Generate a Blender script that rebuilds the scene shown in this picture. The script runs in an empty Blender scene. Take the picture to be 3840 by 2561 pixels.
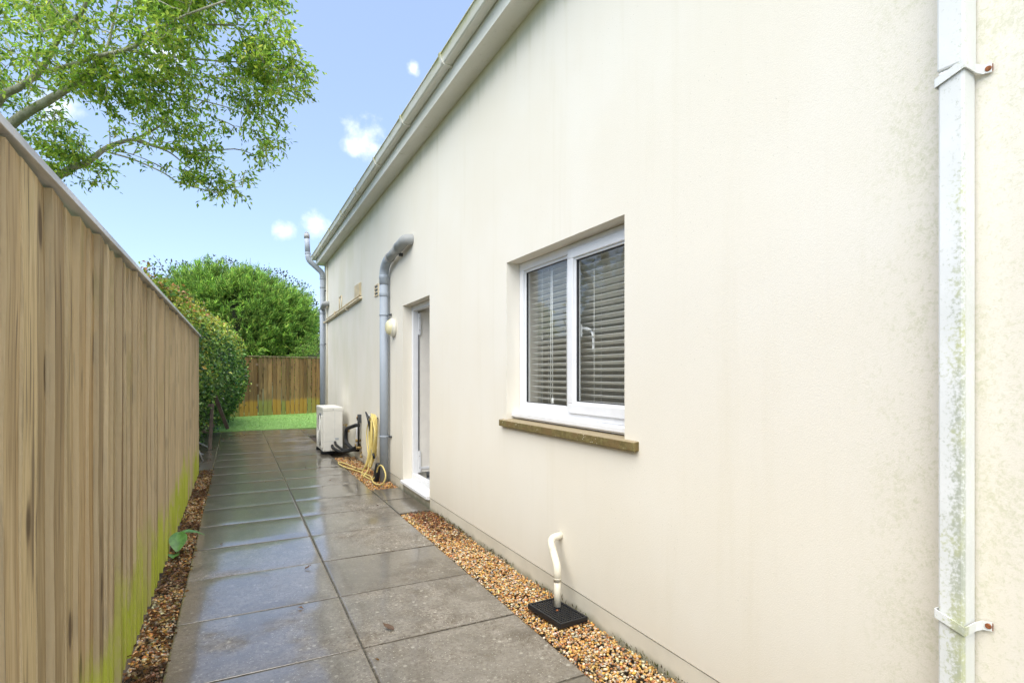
import bpy, bmesh, math, random
import numpy as np
from mathutils import Vector, Matrix

random.seed(7)
RNG = np.random.default_rng(11)
S = bpy.context.scene
COL = S.collection

# ------------------------------------------------------------------ camera
CAM_H = 1.42
THETA = math.atan(1035 / 2030)
cam_d = bpy.data.cameras.new('camera')
cam_d.sensor_width = 36.0
cam_d.lens = 36.0 * 2030 / 3840
cam_d.shift_y = 0.0319
cam_d.clip_start = 0.02
cam_d.clip_end = 2000
cam = bpy.data.objects.new('camera', cam_d)
cam.location = (0, 0, CAM_H)
cam.rotation_euler = (math.pi / 2, 0, -THETA)
COL.objects.link(cam)
S.camera = cam

# ------------------------------------------------------------------ sky, sun, exposure
SUN_DIR = Vector((-0.33, -0.36, 0.87)).normalized()      # towards the sun
SUN_EL = math.asin(SUN_DIR.z)
SUN_AZ = math.atan2(SUN_DIR.x, SUN_DIR.y)
W = bpy.data.worlds.new('World')
S.world = W
W.use_nodes = True
wn = W.node_tree.nodes
wl = W.node_tree.links
wn.clear()
w_out = wn.new('ShaderNodeOutputWorld')
w_bg = wn.new('ShaderNodeBackground')
w_bg.inputs['Strength'].default_value = 0.128
w_sky = wn.new('ShaderNodeTexSky')
w_sky.sky_type = 'NISHITA'
w_sky.sun_disc = False
w_sky.sun_elevation = SUN_EL
w_sky.sun_rotation = SUN_AZ
w_sky.air_density = 1.0
w_sky.dust_density = 0.25
w_sky.ozone_density = 2.2
w_co = wn.new('ShaderNodeTexCoord')
w_cloud = []
def wmath(op, a, b=None, c=None, clamp=False):
    n = wn.new('ShaderNodeMath'); n.operation = op; n.use_clamp = clamp
    for i, v in enumerate((a, b, c)):
        if v is None: continue
        if isinstance(v, (int, float)): n.inputs[i].default_value = v
        else: wl.new(v, n.inputs[i])
    return n.outputs[0]
w_noise = wn.new('ShaderNodeTexNoise')
w_noise.inputs['Scale'].default_value = 26
w_noise.inputs['Detail'].default_value = 6
w_noise.inputs['Roughness'].default_value = 0.62
wl.new(w_co.outputs['Generated'], w_noise.inputs['Vector'])
# small fair-weather cumulus: the ones in view, and a scatter of the same kind all round the sky
PUFFS = [((0.251, 0.838, 0.484), 0.012), ((0.188, 0.902, 0.389), 0.036), ((0.170, 0.915, 0.372), 0.022), ((0.205, 0.905, 0.375), 0.020),
         ((0.118, 0.960, 0.254), 0.026), ((0.075, 0.970, 0.238), 0.018),
         ((-0.215, 0.911, 0.352), 0.026), ((-0.09, 0.893, 0.446), 0.034)]
pr = random.Random(3)
for _ in range(7):
    a = pr.uniform(0.9, 2 * math.pi - 0.9); e = pr.uniform(0.15, 0.9)
    PUFFS.append(((math.sin(a) * math.cos(e), math.cos(a) * math.cos(e), math.sin(e)), pr.uniform(0.05, 0.16)))
mask = None
for d, r in PUFFS:
    dn = wn.new('ShaderNodeVectorMath'); dn.operation = 'DISTANCE'
    wl.new(w_co.outputs['Generated'], dn.inputs[0])
    dn.inputs[1].default_value = Vector(d).normalized()
    v = wmath('SUBTRACT', 1.0, wmath('DIVIDE', dn.outputs['Value'], r * 1.2))
    mask = v if mask is None else wmath('MAXIMUM', mask, v)
mask = wmath('ADD', mask, wmath('MULTIPLY', wmath('SUBTRACT', w_noise.outputs['Fac'], 0.5), 2.2))
mask = wmath('MULTIPLY', wmath('SUBTRACT', mask, 0.10), 1.0, clamp=True)
mask = wmath('MULTIPLY', wmath('POWER', mask, 1.4), 0.85, clamp=True)
# thin overall veil that a humid sky after rain has
w_mix0 = wn.new('ShaderNodeMix'); w_mix0.data_type = 'RGBA'
w_mix0.inputs['Factor'].default_value = 0.38
wl.new(w_sky.outputs['Color'], w_mix0.inputs['A'])
w_mix0.inputs['B'].default_value = (3.9, 4.8, 6.8, 1)
w_mix = wn.new('ShaderNodeMix'); w_mix.data_type = 'RGBA'
wl.new(mask, w_mix.inputs['Factor'])
wl.new(w_mix0.outputs['Result'], w_mix.inputs['A'])
w_mix.inputs['B'].default_value = (7.2, 7.3, 7.4, 1)
w_tint = wn.new('ShaderNodeMix'); w_tint.data_type = 'RGBA'; w_tint.blend_type = 'MULTIPLY'
w_tint.inputs['Factor'].default_value = 1.0
wl.new(w_mix.outputs['Result'], w_tint.inputs['A'])
w_tint.inputs['B'].default_value = (0.95, 0.968, 1.0, 1)
wl.new(w_tint.outputs['Result'], w_bg.inputs['Color'])
wl.new(w_bg.outputs['Background'], w_out.inputs['Surface'])
W.cycles.sampling_method = 'MANUAL'
W.cycles.sample_map_resolution = 512

sun_d = bpy.data.lights.new('sun', 'SUN')
sun_d.energy = 3.9
sun_d.angle = math.radians(80)
sun_d.color = (1.0, 0.955, 0.87)
sun = bpy.data.objects.new('sun', sun_d)
sun.rotation_euler = (-SUN_DIR).to_track_quat('-Z', 'Y').to_euler()
sun.location = (-20, -30, 30)
COL.objects.link(sun)

S.view_settings.view_transform = 'Standard'
S.view_settings.look = 'None'
S.view_settings.gamma = 1
S.view_settings.exposure = 0.88
S.view_settings.use_curve_mapping = False
S.render.engine = 'CYCLES'
S.cycles.use_denoising = True
S.cycles.use_adaptive_sampling = True
S.cycles.adaptive_threshold = 0.02
S.cycles.max_bounces = 7
S.cycles.diffuse_bounces = 3
S.cycles.transparent_max_bounces = 12

# ------------------------------------------------------------------ material helpers
class M:
    """small node-graph wrapper"""
    def __init__(self, name, rough=0.6, color=None, spec=0.5):
        self.m = bpy.data.materials.new(name)
        self.m.use_nodes = True
        self.n = self.m.node_tree.nodes
        self.l = self.m.node_tree.links
        self.b = self.n['Principled BSDF']
        self.b.inputs['Roughness'].default_value = rough
        self.b.inputs['Specular IOR Level'].default_value = spec
        if color: self.b.inputs['Base Color'].default_value = (*color, 1)
        self._pos = None
    def put(self, sock, v):
        if isinstance(v, (int, float)): sock.default_value = v
        elif isinstance(v, (tuple, list)):
            sock.default_value = (*v, 1) if (len(v) == 3 and sock.type == 'RGBA') else v
        else: self.l.new(v, sock)
    def pos(self):
        if self._pos is None:
            self._pos = self.n.new('ShaderNodeNewGeometry').outputs['Position']
        return self._pos
    def scaled(self, s):
        v = self.n.new('ShaderNodeVectorMath'); v.operation = 'MULTIPLY'
        self.l.new(self.pos(), v.inputs[0]); v.inputs[1].default_value = s
        return v.outputs[0]
    def noise(self, scale=5, detail=4, rough=0.55, vec=None, dist=0.0):
        n = self.n.new('ShaderNodeTexNoise')
        n.inputs['Scale'].default_value = scale; n.inputs['Detail'].default_value = detail
        n.inputs['Roughness'].default_value = rough; n.inputs['Distortion'].default_value = dist
        self.l.new(vec if vec is not None else self.pos(), n.inputs['Vector'])
        return n.outputs['Fac']
    def voro(self, scale, vec=None, out='Distance', rnd=1.0):
        n = self.n.new('ShaderNodeTexVoronoi'); n.inputs['Scale'].default_value = scale
        n.inputs['Randomness'].default_value = rnd
        self.l.new(vec if vec is not None else self.pos(), n.inputs['Vector'])
        return n.outputs[out]
    def math(self, op, a, b=None, c=None, clamp=False):
        n = self.n.new('ShaderNodeMath'); n.operation = op; n.use_clamp = clamp
        for i, v in enumerate((a, b, c)):
            if v is not None: self.put(n.inputs[i], v)
        return n.outputs[0]
    def xyz(self):
        n = self.n.new('ShaderNodeSeparateXYZ'); self.l.new(self.pos(), n.inputs[0])
        return n.outputs
    def step(self, v, a, b):
        n = self.n.new('ShaderNodeMapRange'); n.interpolation_type = 'SMOOTHSTEP'
        self.put(n.inputs['Value'], v)
        n.inputs['From Min'].default_value = a; n.inputs['From Max'].default_value = b
        return n.outputs['Result']
    def ramp(self, v, stops):
        n = self.n.new('ShaderNodeValToRGB')
        e = n.color_ramp.elements
        while len(e) < len(stops): e.new(0.5)
        for el, (p, c) in zip(e, stops):
            el.position = p; el.color = (*c, 1)
        self.put(n.inputs['Fac'], v)
        return n.outputs['Color']
    def mix(self, f, a, b, mode='MIX'):
        n = self.n.new('ShaderNodeMix'); n.data_type = 'RGBA'; n.blend_type = mode
        self.put(n.inputs['Factor'], f); self.put(n.inputs['A'], a); self.put(n.inputs['B'], b)
        return n.outputs['Result']
    def rand(self):
        return self.n.new('ShaderNodeObjectInfo').outputs['Random']
    def attr(self, name='Col'):
        n = self.n.new('ShaderNodeAttribute'); n.attribute_name = name
        return n.outputs['Color']
    def bump(self, h, strength=0.3, dist=0.01):
        n = self.n.new('ShaderNodeBump'); n.inputs['Strength'].default_value = strength
        n.inputs['Distance'].default_value = dist
        self.put(n.inputs['Height'], h); self.l.new(n.outputs['Normal'], self.b.inputs['Normal'])
    def col(self, v): self.put(self.b.inputs['Base Color'], v)
    def rgh(self, v): self.put(self.b.inputs['Roughness'], v)

MT = {}
def simple(name, color, rough=0.5, var=0.08, spec=0.5, scale=9, bump=0.0, metallic=0.0):
    k = M(name, rough, color, spec)
    n = k.noise(scale, 5)
    k.col(k.mix(k.math('MULTIPLY', k.step(n, 0.35, 0.7), 1.0), tuple(c * (1 - var) for c in color), tuple(min(1, c * (1 + var)) for c in color)))
    if bump: k.bump(k.noise(scale * 20, 3), bump, 0.004)
    k.b.inputs['Metallic'].default_value = metallic
    MT[name] = k.m
    return k

# painted roughcast render of the house wall
k = M('render_cream', 0.85, spec=0.25)
x, y, z = k.xyz()
blot = k.noise(0.9, 3, 0.6)
c = k.mix(k.step(blot, 0.35, 0.7), (0.768, 0.716, 0.604), (0.788, 0.745, 0.648))
streak = k.noise(3.0, 3, 0.6, k.scaled((1, 3.2, 0.22)))
c = k.mix(k.math('MULTIPLY', k.step(streak, 0.52, 0.80), 0.20), c, (0.66, 0.60, 0.45))
# green bloom growing beside the rectangular downpipe and along the soffit
near = k.step(k.math('ABSOLUTE', k.math('SUBTRACT', y, 0.778)), 0.42, 0.03)
alg = k.noise(75, 4, 0.75, dist=0.5)
alg = k.math('ADD', k.math('MULTIPLY', alg, 0.75), k.math('MULTIPLY', k.noise(5, 3, 0.6), 0.3))
c = k.mix(k.math('MULTIPLY', k.math('MULTIPLY', near, k.step(alg, 0.49, 0.68)), 0.6), c, (0.55, 0.545, 0.36))
eav = k.step(k.math('ADD', z, k.math('MULTIPLY', streak, 0.35)), 3.86, 4.12)
c = k.mix(k.math('MULTIPLY', eav, 0.6), c, (0.52, 0.50, 0.32))
low = k.step(k.math('ADD', z, k.math('MULTIPLY', streak, 0.5)), 0.75, 0.2)
c = k.mix(k.math('MULTIPLY', low, 0.22), c, (0.64, 0.59, 0.46))
spk = k.math('MULTIPLY', k.step(k.voro(38), 0.11, 0.03), k.step(k.noise(2.5, 2), 0.45, 0.68))
c = k.mix(k.math('MULTIPLY', spk, 0.55), c, (0.33, 0.33, 0.24))
far = k.math('MULTIPLY', k.step(y, 6.5, 10.0), k.step(k.noise(1.6, 3, 0.6, k.scaled((1, 1, 0.45))), 0.4, 0.68))
c = k.mix(k.math('MULTIPLY', far, 0.35), c, (0.62, 0.60, 0.42))
k.col(c)
k.bump(k.noise(230, 3, 0.65), 0.35, 0.003)
MT['render'] = k.m
k = M('plinth_render', 0.85, spec=0.25)
x, y, z = k.xyz()
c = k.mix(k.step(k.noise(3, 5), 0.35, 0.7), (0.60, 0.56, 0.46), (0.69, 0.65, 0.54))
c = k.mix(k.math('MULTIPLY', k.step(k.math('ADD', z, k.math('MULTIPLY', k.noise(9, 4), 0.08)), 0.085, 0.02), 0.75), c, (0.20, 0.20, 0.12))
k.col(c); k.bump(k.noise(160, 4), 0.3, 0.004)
MT['plinth'] = k.m

# white plastic, clean and weathered
simple('upvc', (0.80, 0.80, 0.80), 0.28, 0.03)
simple('upvc_dark_gasket', (0.025, 0.025, 0.028), 0.6)  # dark gasket strip round the glass
k = M('soffit_white', 0.5)
x, y, z = k.xyz()
c = k.mix(k.step(k.noise(2.2, 5, 0.6, k.scaled((3, 0.6, 3))), 0.4, 0.7), (0.70, 0.69, 0.62), (0.76, 0.755, 0.70))
c = k.mix(k.math('MULTIPLY', k.step(k.noise(22, 5, 0.7), 0.55, 0.75), 0.4), c, (0.45, 0.44, 0.33))
k.col(c); MT['soffit'] = k.m
k = M('gutter_white', 0.4)
x, y, z = k.xyz()
c = k.mix(k.step(k.noise(3.2, 5, 0.6, k.scaled((3, 0.6, 3))), 0.4, 0.7), (0.68, 0.665, 0.58), (0.76, 0.75, 0.69))
g = k.math('MULTIPLY', k.step(k.math('ADD', z, k.math('MULTIPLY', k.noise(30, 5, 0.7), 0.06)), 4.10, 4.14), k.step(k.noise(2, 4), 0.3, 0.6))
c = k.mix(k.math('MULTIPLY', g, 0.7), c, (0.42, 0.42, 0.14))
k.col(c); MT['gutter'] = k.m
k = M('downpipe_white', 0.6, spec=0.3)
x, y, z = k.xyz()
c = k.mix(k.step(k.noise(4, 5), 0.35, 0.7), (0.69, 0.70, 0.67), (0.77, 0.775, 0.75))
hgt = k.step(z, 2.6, 0.7)
edge = k.step(y, 0.801, 0.751)
n1 = k.noise(95, 5, 0.75); n2 = k.noise(7, 4, 0.6)
amt = k.math('ADD', k.math('MULTIPLY', k.math('ADD', k.math('MULTIPLY', hgt, 0.7), 0.35), k.math('ADD', k.math('MULTIPLY', edge, 0.55), 0.35)), k.math('MULTIPLY', n2, 0.35))
st = k.step(k.math('ADD', n1, k.math('MULTIPLY', amt, 0.36)), 0.70, 0.92)
st = k.math('MULTIPLY', st, k.math('ADD', 0.12, k.math('MULTIPLY', k.step(x, 1.766, 1.754), 0.6)))
c = k.mix(st, c, k.mix(k.step(n2, 0.4, 0.65), (0.30, 0.33, 0.22), (0.44, 0.46, 0.14)))
k.col(c); MT['downpipe'] = k.m
simple('grey_pvc', (0.33, 0.37, 0.415), 0.55, 0.03)
simple('grey_pvc_faded', (0.33, 0.335, 0.325), 0.6, 0.05)
simple('cream_pvc', (0.76, 0.71, 0.57), 0.4, 0.05)
simple('tan_plastic', (0.66, 0.55, 0.36), 0.5, 0.1)
simple('black_plastic', (0.012, 0.013, 0.016), 0.35, 0.2)
simple('dark_grey_plastic', (0.06, 0.065, 0.07), 0.4, 0.1)
simple('door_leaf', (0.82, 0.78, 0.70), 0.4, 0.03)
simple('door_seal', (0.20, 0.205, 0.21), 0.4, 0.15)
simple('rubber_foam', (0.012, 0.012, 0.012), 0.7, 0.3, bump=0.3)
simple('rust', (0.24, 0.075, 0.02), 0.8, 0.4, scale=120)
simple('brass', (0.45, 0.33, 0.14), 0.35, 0.15, metallic=0.9)
simple('steel', (0.45, 0.45, 0.44), 0.35, 0.1, metallic=0.9)
simple('foam_filler', (0.60, 0.30, 0.05), 0.9, 0.3, scale=60, bump=0.8)
simple('unit_white', (0.74, 0.72, 0.65), 0.4, 0.03)
simple('grey_sticker', (0.45, 0.47, 0.48), 0.5, 0.05)
simple('hose_yellow', (0.72, 0.58, 0.20), 0.4, 0.06)
simple('lamp_base', (0.78, 0.75, 0.64), 0.4, 0.03)
k = M('lamp_diffuser', 0.3, (0.74, 0.68, 0.42)); k.b.inputs['Subsurface Weight'].default_value = 0.2
k.b.inputs['Subsurface Radius'].default_value = (0.02, 0.02, 0.01); MT['lamp_diffuser'] = k.m
simple('inside_wall', (0.82, 0.78, 0.70), 0.8, 0.03)
simple('inside_floor', (0.42, 0.44, 0.46), 0.6, 0.1)
simple('room_wall', (0.58, 0.57, 0.51), 0.8, 0.05)
simple('blind_white', (0.92, 0.91, 0.86), 0.45, 0.02)
simple('roof_tile', (0.16, 0.11, 0.09), 0.8, 0.25, bump=0.4)

# glass: a real pane's mix of see-through and mirror by angle
k = M('glass')
k.n.remove(k.b)
tr = k.n.new('ShaderNodeBsdfTransparent'); tr.inputs['Color'].default_value = (0.94, 0.96, 0.95, 1)
gl = k.n.new('ShaderNodeBsdfGlossy'); gl.inputs['Roughness'].default_value = 0.015
lw = k.n.new('ShaderNodeLayerWeight'); lw.inputs['Blend'].default_value = 0.5
fr = k.math('ADD', 0.085, k.math('MULTIPLY', k.math('POWER', lw.outputs['Facing'], 4.0), 0.85), clamp=True)
bp = k.n.new('ShaderNodeBump'); bp.inputs['Strength'].default_value = 0.02; bp.inputs['Distance'].default_value = 0.05
k.l.new(k.noise(2.0, 2), bp.inputs['Height']); k.l.new(bp.outputs['Normal'], gl.inputs['Normal'])
ms = k.n.new('ShaderNodeMixShader')
k.l.new(fr, ms.inputs[0]); k.l.new(tr.outputs[0], ms.inputs[1]); k.l.new(gl.outputs[0], ms.inputs[2])
k.l.new(ms.outputs[0], k.n['Material Output'].inputs['Surface']); MT['glass'] = k.m

# concrete window sill with exposed stone chips
k = M('sill_stone', 0.85, spec=0.3)
x, y, z = k.xyz()
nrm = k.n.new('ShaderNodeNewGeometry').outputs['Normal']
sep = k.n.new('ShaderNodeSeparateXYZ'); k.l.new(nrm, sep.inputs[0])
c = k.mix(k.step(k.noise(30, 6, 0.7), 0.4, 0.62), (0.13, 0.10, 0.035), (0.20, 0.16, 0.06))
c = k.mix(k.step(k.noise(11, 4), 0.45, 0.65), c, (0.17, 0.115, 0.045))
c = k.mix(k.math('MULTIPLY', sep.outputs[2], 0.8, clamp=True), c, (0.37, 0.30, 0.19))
chip = k.math('MULTIPLY', k.step(k.voro(62), 0.30, 0.16), k.step(k.voro(62, out='Color'), 0.58, 0.62))
chip = k.math('MULTIPLY', chip, k.step(k.noise(5, 3), 0.42, 0.6))
c = k.mix(chip, c, (0.55, 0.50, 0.36))
k.col(c); k.bump(k.noise(90, 5, 0.7), 0.6, 0.006); MT['sill'] = k.m

# fence timber
def timber(name, tones, algae, edge=0.0, wet=0.75, dark=(0.19, 0.12, 0.05), pale=(0.70, 0.585, 0.385)):
    k = M(name, wet, spec=0.3)
    x, y, z = k.xyz()
    r = k.rand()
    comb = k.n.new('ShaderNodeCombineXYZ')
    k.put(comb.inputs[0], k.math('MULTIPLY', r, 37.0)); k.put(comb.inputs[1], k.math('MULTIPLY', r, 11.0)); k.put(comb.inputs[2], k.math('MULTIPLY', r, 23.0))
    v = k.n.new('ShaderNodeVectorMath'); v.operation = 'ADD'
    k.l.new(k.scaled((5.5, 5.5, 0.40)), v.inputs[0]); k.l.new(comb.outputs[0], v.inputs[1])
    grain = k.noise(3.2, 6, 0.6, v.outputs[0], 0.9)
    v2 = k.n.new('ShaderNodeVectorMath'); v2.operation = 'ADD'
    k.l.new(k.scaled((38, 38, 1.2)), v2.inputs[0]); k.l.new(comb.outputs[0], v2.inputs[1])
    fine = k.noise(3.0, 4, 0.6, v2.outputs[0])
    c = k.ramp(r, tones)
    lowv = k.noise(0.9, 3, 0.5, k.scaled((2.5, 2.5, 0.8)))
    c = k.mix(k.math('MULTIPLY', k.step(lowv, 0.46, 0.70), 0.4), c, dark)
    c = k.mix(k.math('MULTIPLY', k.step(grain, 0.50, 0.66), 0.45), c, dark)
    c = k.mix(k.math('MULTIPLY', k.step(grain, 0.47, 0.34), 0.35), c, pale)
    c = k.mix(k.math('MULTIPLY', k.step(fine, 0.48, 0.60), 0.28), c, (0.42, 0.33, 0.21), 'MULTIPLY')
    # knots
    v3 = k.n.new('ShaderNodeVectorMath'); v3.operation = 'ADD'
    k.l.new(k.scaled((5.5, 5.5, 2.6)), v3.inputs[0]); k.l.new(comb.outputs[0], v3.inputs[1])
    kn = k.voro(1.0, v3.outputs[0])
    c = k.mix(k.math('MULTIPLY', k.step(kn, 0.22, 0.10), 0.85), c, (0.075, 0.045, 0.02))
    # dark weep stains
    v4 = k.n.new('ShaderNodeVectorMath'); v4.operation = 'ADD'
    k.l.new(k.scaled((34, 34, 1.3)), v4.inputs[0]); k.l.new(comb.outputs[0], v4.inputs[1])
    weep = k.noise(1.6, 3, 0.5, v4.outputs[0])
    c = k.mix(k.math('MULTIPLY', k.step(weep, 0.60, 0.66), 0.7), c, (0.10, 0.065, 0.035))
    # sawn thick edges painted paler, standing in for the light they catch
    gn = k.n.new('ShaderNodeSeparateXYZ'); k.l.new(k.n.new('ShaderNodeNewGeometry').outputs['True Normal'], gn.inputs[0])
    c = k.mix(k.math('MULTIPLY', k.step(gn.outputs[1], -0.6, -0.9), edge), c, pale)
    c = algae(k, c, x, y, z, grain)
    k.col(c)
    k.bump(k.math('ADD', fine, k.math('MULTIPLY', k.noise(60, 4, 0.6, k.scaled((1, 1, 0.6))), 0.8)), 0.5, 0.005)
    MT[name] = k.m
def alg_side(k, c, x, y, z, grain):
    n = k.noise(2.6, 5, 0.65, k.scaled((1, 1, 0.55)))
    n2 = k.noise(1.1, 2)
    h = k.math('ADD', z, k.math('ADD', k.math('MULTIPLY', k.math('SUBTRACT', n, 0.5), 0.75), k.math('MULTIPLY', k.math('SUBTRACT', k.rand(), 0.5), 0.22)))
    a = k.math('MULTIPLY', k.step(h, 0.50, 0.26), k.step(k.math('ADD', n2, k.math('MULTIPLY', k.rand(), 0.3)), 0.34, 0.62))
    a = k.math('MULTIPLY', a, k.step(k.noise(16, 4, 0.7, k.scaled((1, 1, 0.35))), 0.22, 0.48))
    c = k.mix(k.math('MULTIPLY', a, 0.88), c, k.mix(k.step(grain, 0.35, 0.65), (0.40, 0.46, 0.03), (0.53, 0.58, 0.07)))
    top = k.math('MULTIPLY', k.step(z, 0.9, 1.9), k.step(k.noise(5, 5, 0.6, k.scaled((1, 1, 0.25))), 0.52, 0.68))
    return k.mix(k.math('MULTIPLY', top, 0.45), c, (0.20, 0.20, 0.04))
def alg_back(k, c, x, y, z, grain):
    n = k.noise(2.2, 4, 0.6)
    h = k.math('ADD', z, k.math('MULTIPLY', k.math('SUBTRACT', n, 0.5), 0.3))
    a = k.step(h, 0.60, 0.46)
    tint = k.mix(k.step(k.rand(), 0.35, 0.6), (0.40, 0.23, 0.03), (0.22, 0.24, 0.05))
    c = k.mix(k.math('MULTIPLY', a, 0.7), c, tint)
    d = k.math('MULTIPLY', k.step(z, 1.5, 2.0), k.step(k.noise(3.5, 4), 0.45, 0.7))
    return k.mix(k.math('MULTIPLY', d, 0.6), c, (0.06, 0.04, 0.02))
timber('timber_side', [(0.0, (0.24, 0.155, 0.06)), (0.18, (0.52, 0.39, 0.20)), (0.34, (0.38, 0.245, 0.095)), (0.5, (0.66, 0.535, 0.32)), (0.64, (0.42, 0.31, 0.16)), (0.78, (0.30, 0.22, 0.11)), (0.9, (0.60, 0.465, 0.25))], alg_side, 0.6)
timber('timber_back', [(0.0, (0.15, 0.085, 0.03)), (0.25, (0.29, 0.175, 0.07)), (0.5, (0.23, 0.125, 0.045)), (0.75, (0.33, 0.21, 0.09)), (0.95, (0.19, 0.12, 0.05))], alg_back, 0.0, 0.75, (0.08, 0.05, 0.022), (0.40, 0.26, 0.11))
k = M('cap_wet_timber', 0.3)
c = k.mix(k.step(k.noise(5, 5, 0.6, k.scaled((4, 0.5, 4))), 0.4, 0.65), (0.46, 0.45, 0.42), (0.66, 0.65, 0.63))
k.col(c); k.bump(k.noise(40, 4, 0.6, k.scaled((1, 0.1, 1))), 0.3, 0.004); MT['cap'] = k.m
simple('rail_timber', (0.20, 0.14, 0.08), 0.7, 0.3, bump=0.5)
simple('old_bench_timber', (0.13, 0.10, 0.075), 0.7, 0.3, bump=0.4)

# wet concrete flags
k = M('flagstone', 0.5)
x, y, z = k.xyz()
r = k.rand()
big = k.noise(1.3, 5, 0.6)
mid = k.noise(9, 5, 0.65)
c = k.mix(k.step(mid, 0.35, 0.68), (0.18, 0.155, 0.12), (0.31, 0.275, 0.225))
c = k.mix(k.step(k.noise(45, 5, 0.7), 0.42, 0.68), c, (0.095, 0.072, 0.045))
c = k.mix(k.math('MULTIPLY', k.step(k.noise(150, 3, 0.7), 0.54, 0.62), 0.6), c, (0.36, 0.33, 0.27))
spots = k.math('MULTIPLY', k.step(k.voro(20), 0.26, 0.12), k.step(k.voro(20, out='Color'), 0.60, 0.64))
c = k.mix(k.math('MULTIPLY', spots, 0.85), c, (0.50, 0.47, 0.39))
fsp = k.math('MULTIPLY', k.step(k.voro(85), 0.32, 0.18), k.step(k.voro(85, out='Color'), 0.64, 0.68))
c = k.mix(k.math('MULTIPLY', fsp, 0.9), c, (0.60, 0.57, 0.49))
c = k.mix(k.math('MULTIPLY', k.step(r, 0.3, 1.0), 0.45), c, (0.11, 0.09, 0.06))
stain = k.noise(2.3, 5, 0.65, dist=0.8)
c = k.mix(k.math('MULTIPLY', k.step(stain, 0.48, 0.66), 0.55), c, (0.085, 0.068, 0.045))
c = k.mix(k.math('MULTIPLY', k.step(k.noise(0.7, 3), 0.5, 0.7), 0.25), c, (0.30, 0.27, 0.22))
# standing film of water: patchy, more towards the middle joint and away from the house
wet = k.math('ADD', k.math('ADD', big, k.math('MULTIPLY', k.noise(4.5, 4, 0.6), 0.35)), k.math('MULTIPLY', k.math('SUBTRACT', r, 0.5), 0.12))
wet = k.math('ADD', wet, k.math('MULTIPLY', k.step(x, 1.15, 0.35), 0.17))
wet = k.math('ADD', wet, k.math('MULTIPLY', k.step(y, 3.2, 5.2), 0.12))
wm = k.step(wet, 0.56, 0.84)
k.put(k.b.inputs['Coat Weight'], k.math('MULTIPLY', wm, 0.9)); k.b.inputs['Coat Roughness'].default_value = 0.10; k.b.inputs['Coat IOR'].default_value = 1.65
c = k.mix(k.math('MULTIPLY', wm, 0.45), c, (0.085, 0.072, 0.055))
k.col(c)
k.rgh(k.math('SUBTRACT', 0.58, k.math('MULTIPLY', wm, 0.30)))
k.put(k.b.inputs['Specular IOR Level'], k.math('ADD', 0.45, k.math('MULTIPLY', wm, 0.25)))
bh = k.math('MULTIPLY', k.math('ADD', k.noise(120, 4, 0.65), k.math('MULTIPLY', k.noise(30, 4), 0.8)), k.math('SUBTRACT', 1.0, k.math('MULTIPLY', wm, 0.86)))
k.bump(bh, 0.45, 0.006)
MT['flag'] = k.m
k = M('joint_sand', 0.22)
k.col(k.mix(k.step(k.noise(40, 5), 0.4, 0.65), (0.07, 0.062, 0.045), (0.16, 0.145, 0.11)))
k.bump(k.noise(150, 3), 0.5, 0.004); MT['joint'] = k.m
k = M('soil', 0.95)
k.col(k.mix(k.step(k.noise(6, 6), 0.4, 0.65), (0.050, 0.034, 0.020), (0.085, 0.06, 0.036)))
k.bump(k.noise(30, 5, 0.7), 0.8, 0.02); MT['soil'] = k.m
k = M('rough_grass', 0.95)
k.col(k.mix(k.step(k.noise(1.5, 6), 0.4, 0.65), (0.05, 0.085, 0.025), (0.09, 0.12, 0.04))); MT['field'] = k.m
k = M('turf_backing', 0.9)
k.col(k.mix(k.step(k.noise(3, 6), 0.4, 0.65), (0.22, 0.39, 0.10), (0.27, 0.45, 0.12)))
k.bump(k.noise(160, 4, 0.7), 0.8, 0.01); MT['turf'] = k.m

def leafmat(name, rough=0.45, trans=0.35):
    k = M(name, rough, spec=0.4)
    c = k.attr('Col')
    k.col(c)
    t = k.n.new('ShaderNodeBsdfTranslucent'); k.l.new(c, t.inputs['Color'])
    ms = k.n.new('ShaderNodeMixShader'); ms.inputs[0].default_value = trans
    k.l.new(k.b.outputs[0], ms.inputs[1]); k.l.new(t.outputs[0], ms.inputs[2])
    k.l.new(ms.outputs[0], k.n['Material Output'].inputs['Surface'])
    MT[name] = k.m
leafmat('leaf', 0.4, 0.65)
leafmat('needle', 0.6, 0.25)
leafmat('glossy_leaf', 0.28, 0.2)
k = M('pebble', 0.42); k.col(k.mix(k.math('MULTIPLY', k.step(k.noise(90, 4), 0.4, 0.7), 0.5), k.attr('Col'), (0.75, 0.7, 0.6), 'MULTIPLY')); MT['pebble'] = k.m
k = M('bark', 0.8)
k.col(k.mix(k.step(k.noise(14, 5, 0.6, k.scaled((1, 1, 0.6))), 0.4, 0.65), (0.30, 0.29, 0.21), (0.47, 0.46, 0.36))); k.bump(k.noise(50, 4), 0.4, 0.01); MT['bark'] = k.m
k = M('dark_wood', 0.9); k.col(k.mix(k.noise(8, 4), (0.05, 0.035, 0.022), (0.10, 0.07, 0.045))); MT['dark_wood'] = k.m
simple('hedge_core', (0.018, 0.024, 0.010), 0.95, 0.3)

# ------------------------------------------------------------------ geometry helpers
def wloc(o):
    v = Vector((0, 0, 0))
    while o is not None:
        v = v + o.location; o = o.parent
    return v

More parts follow.
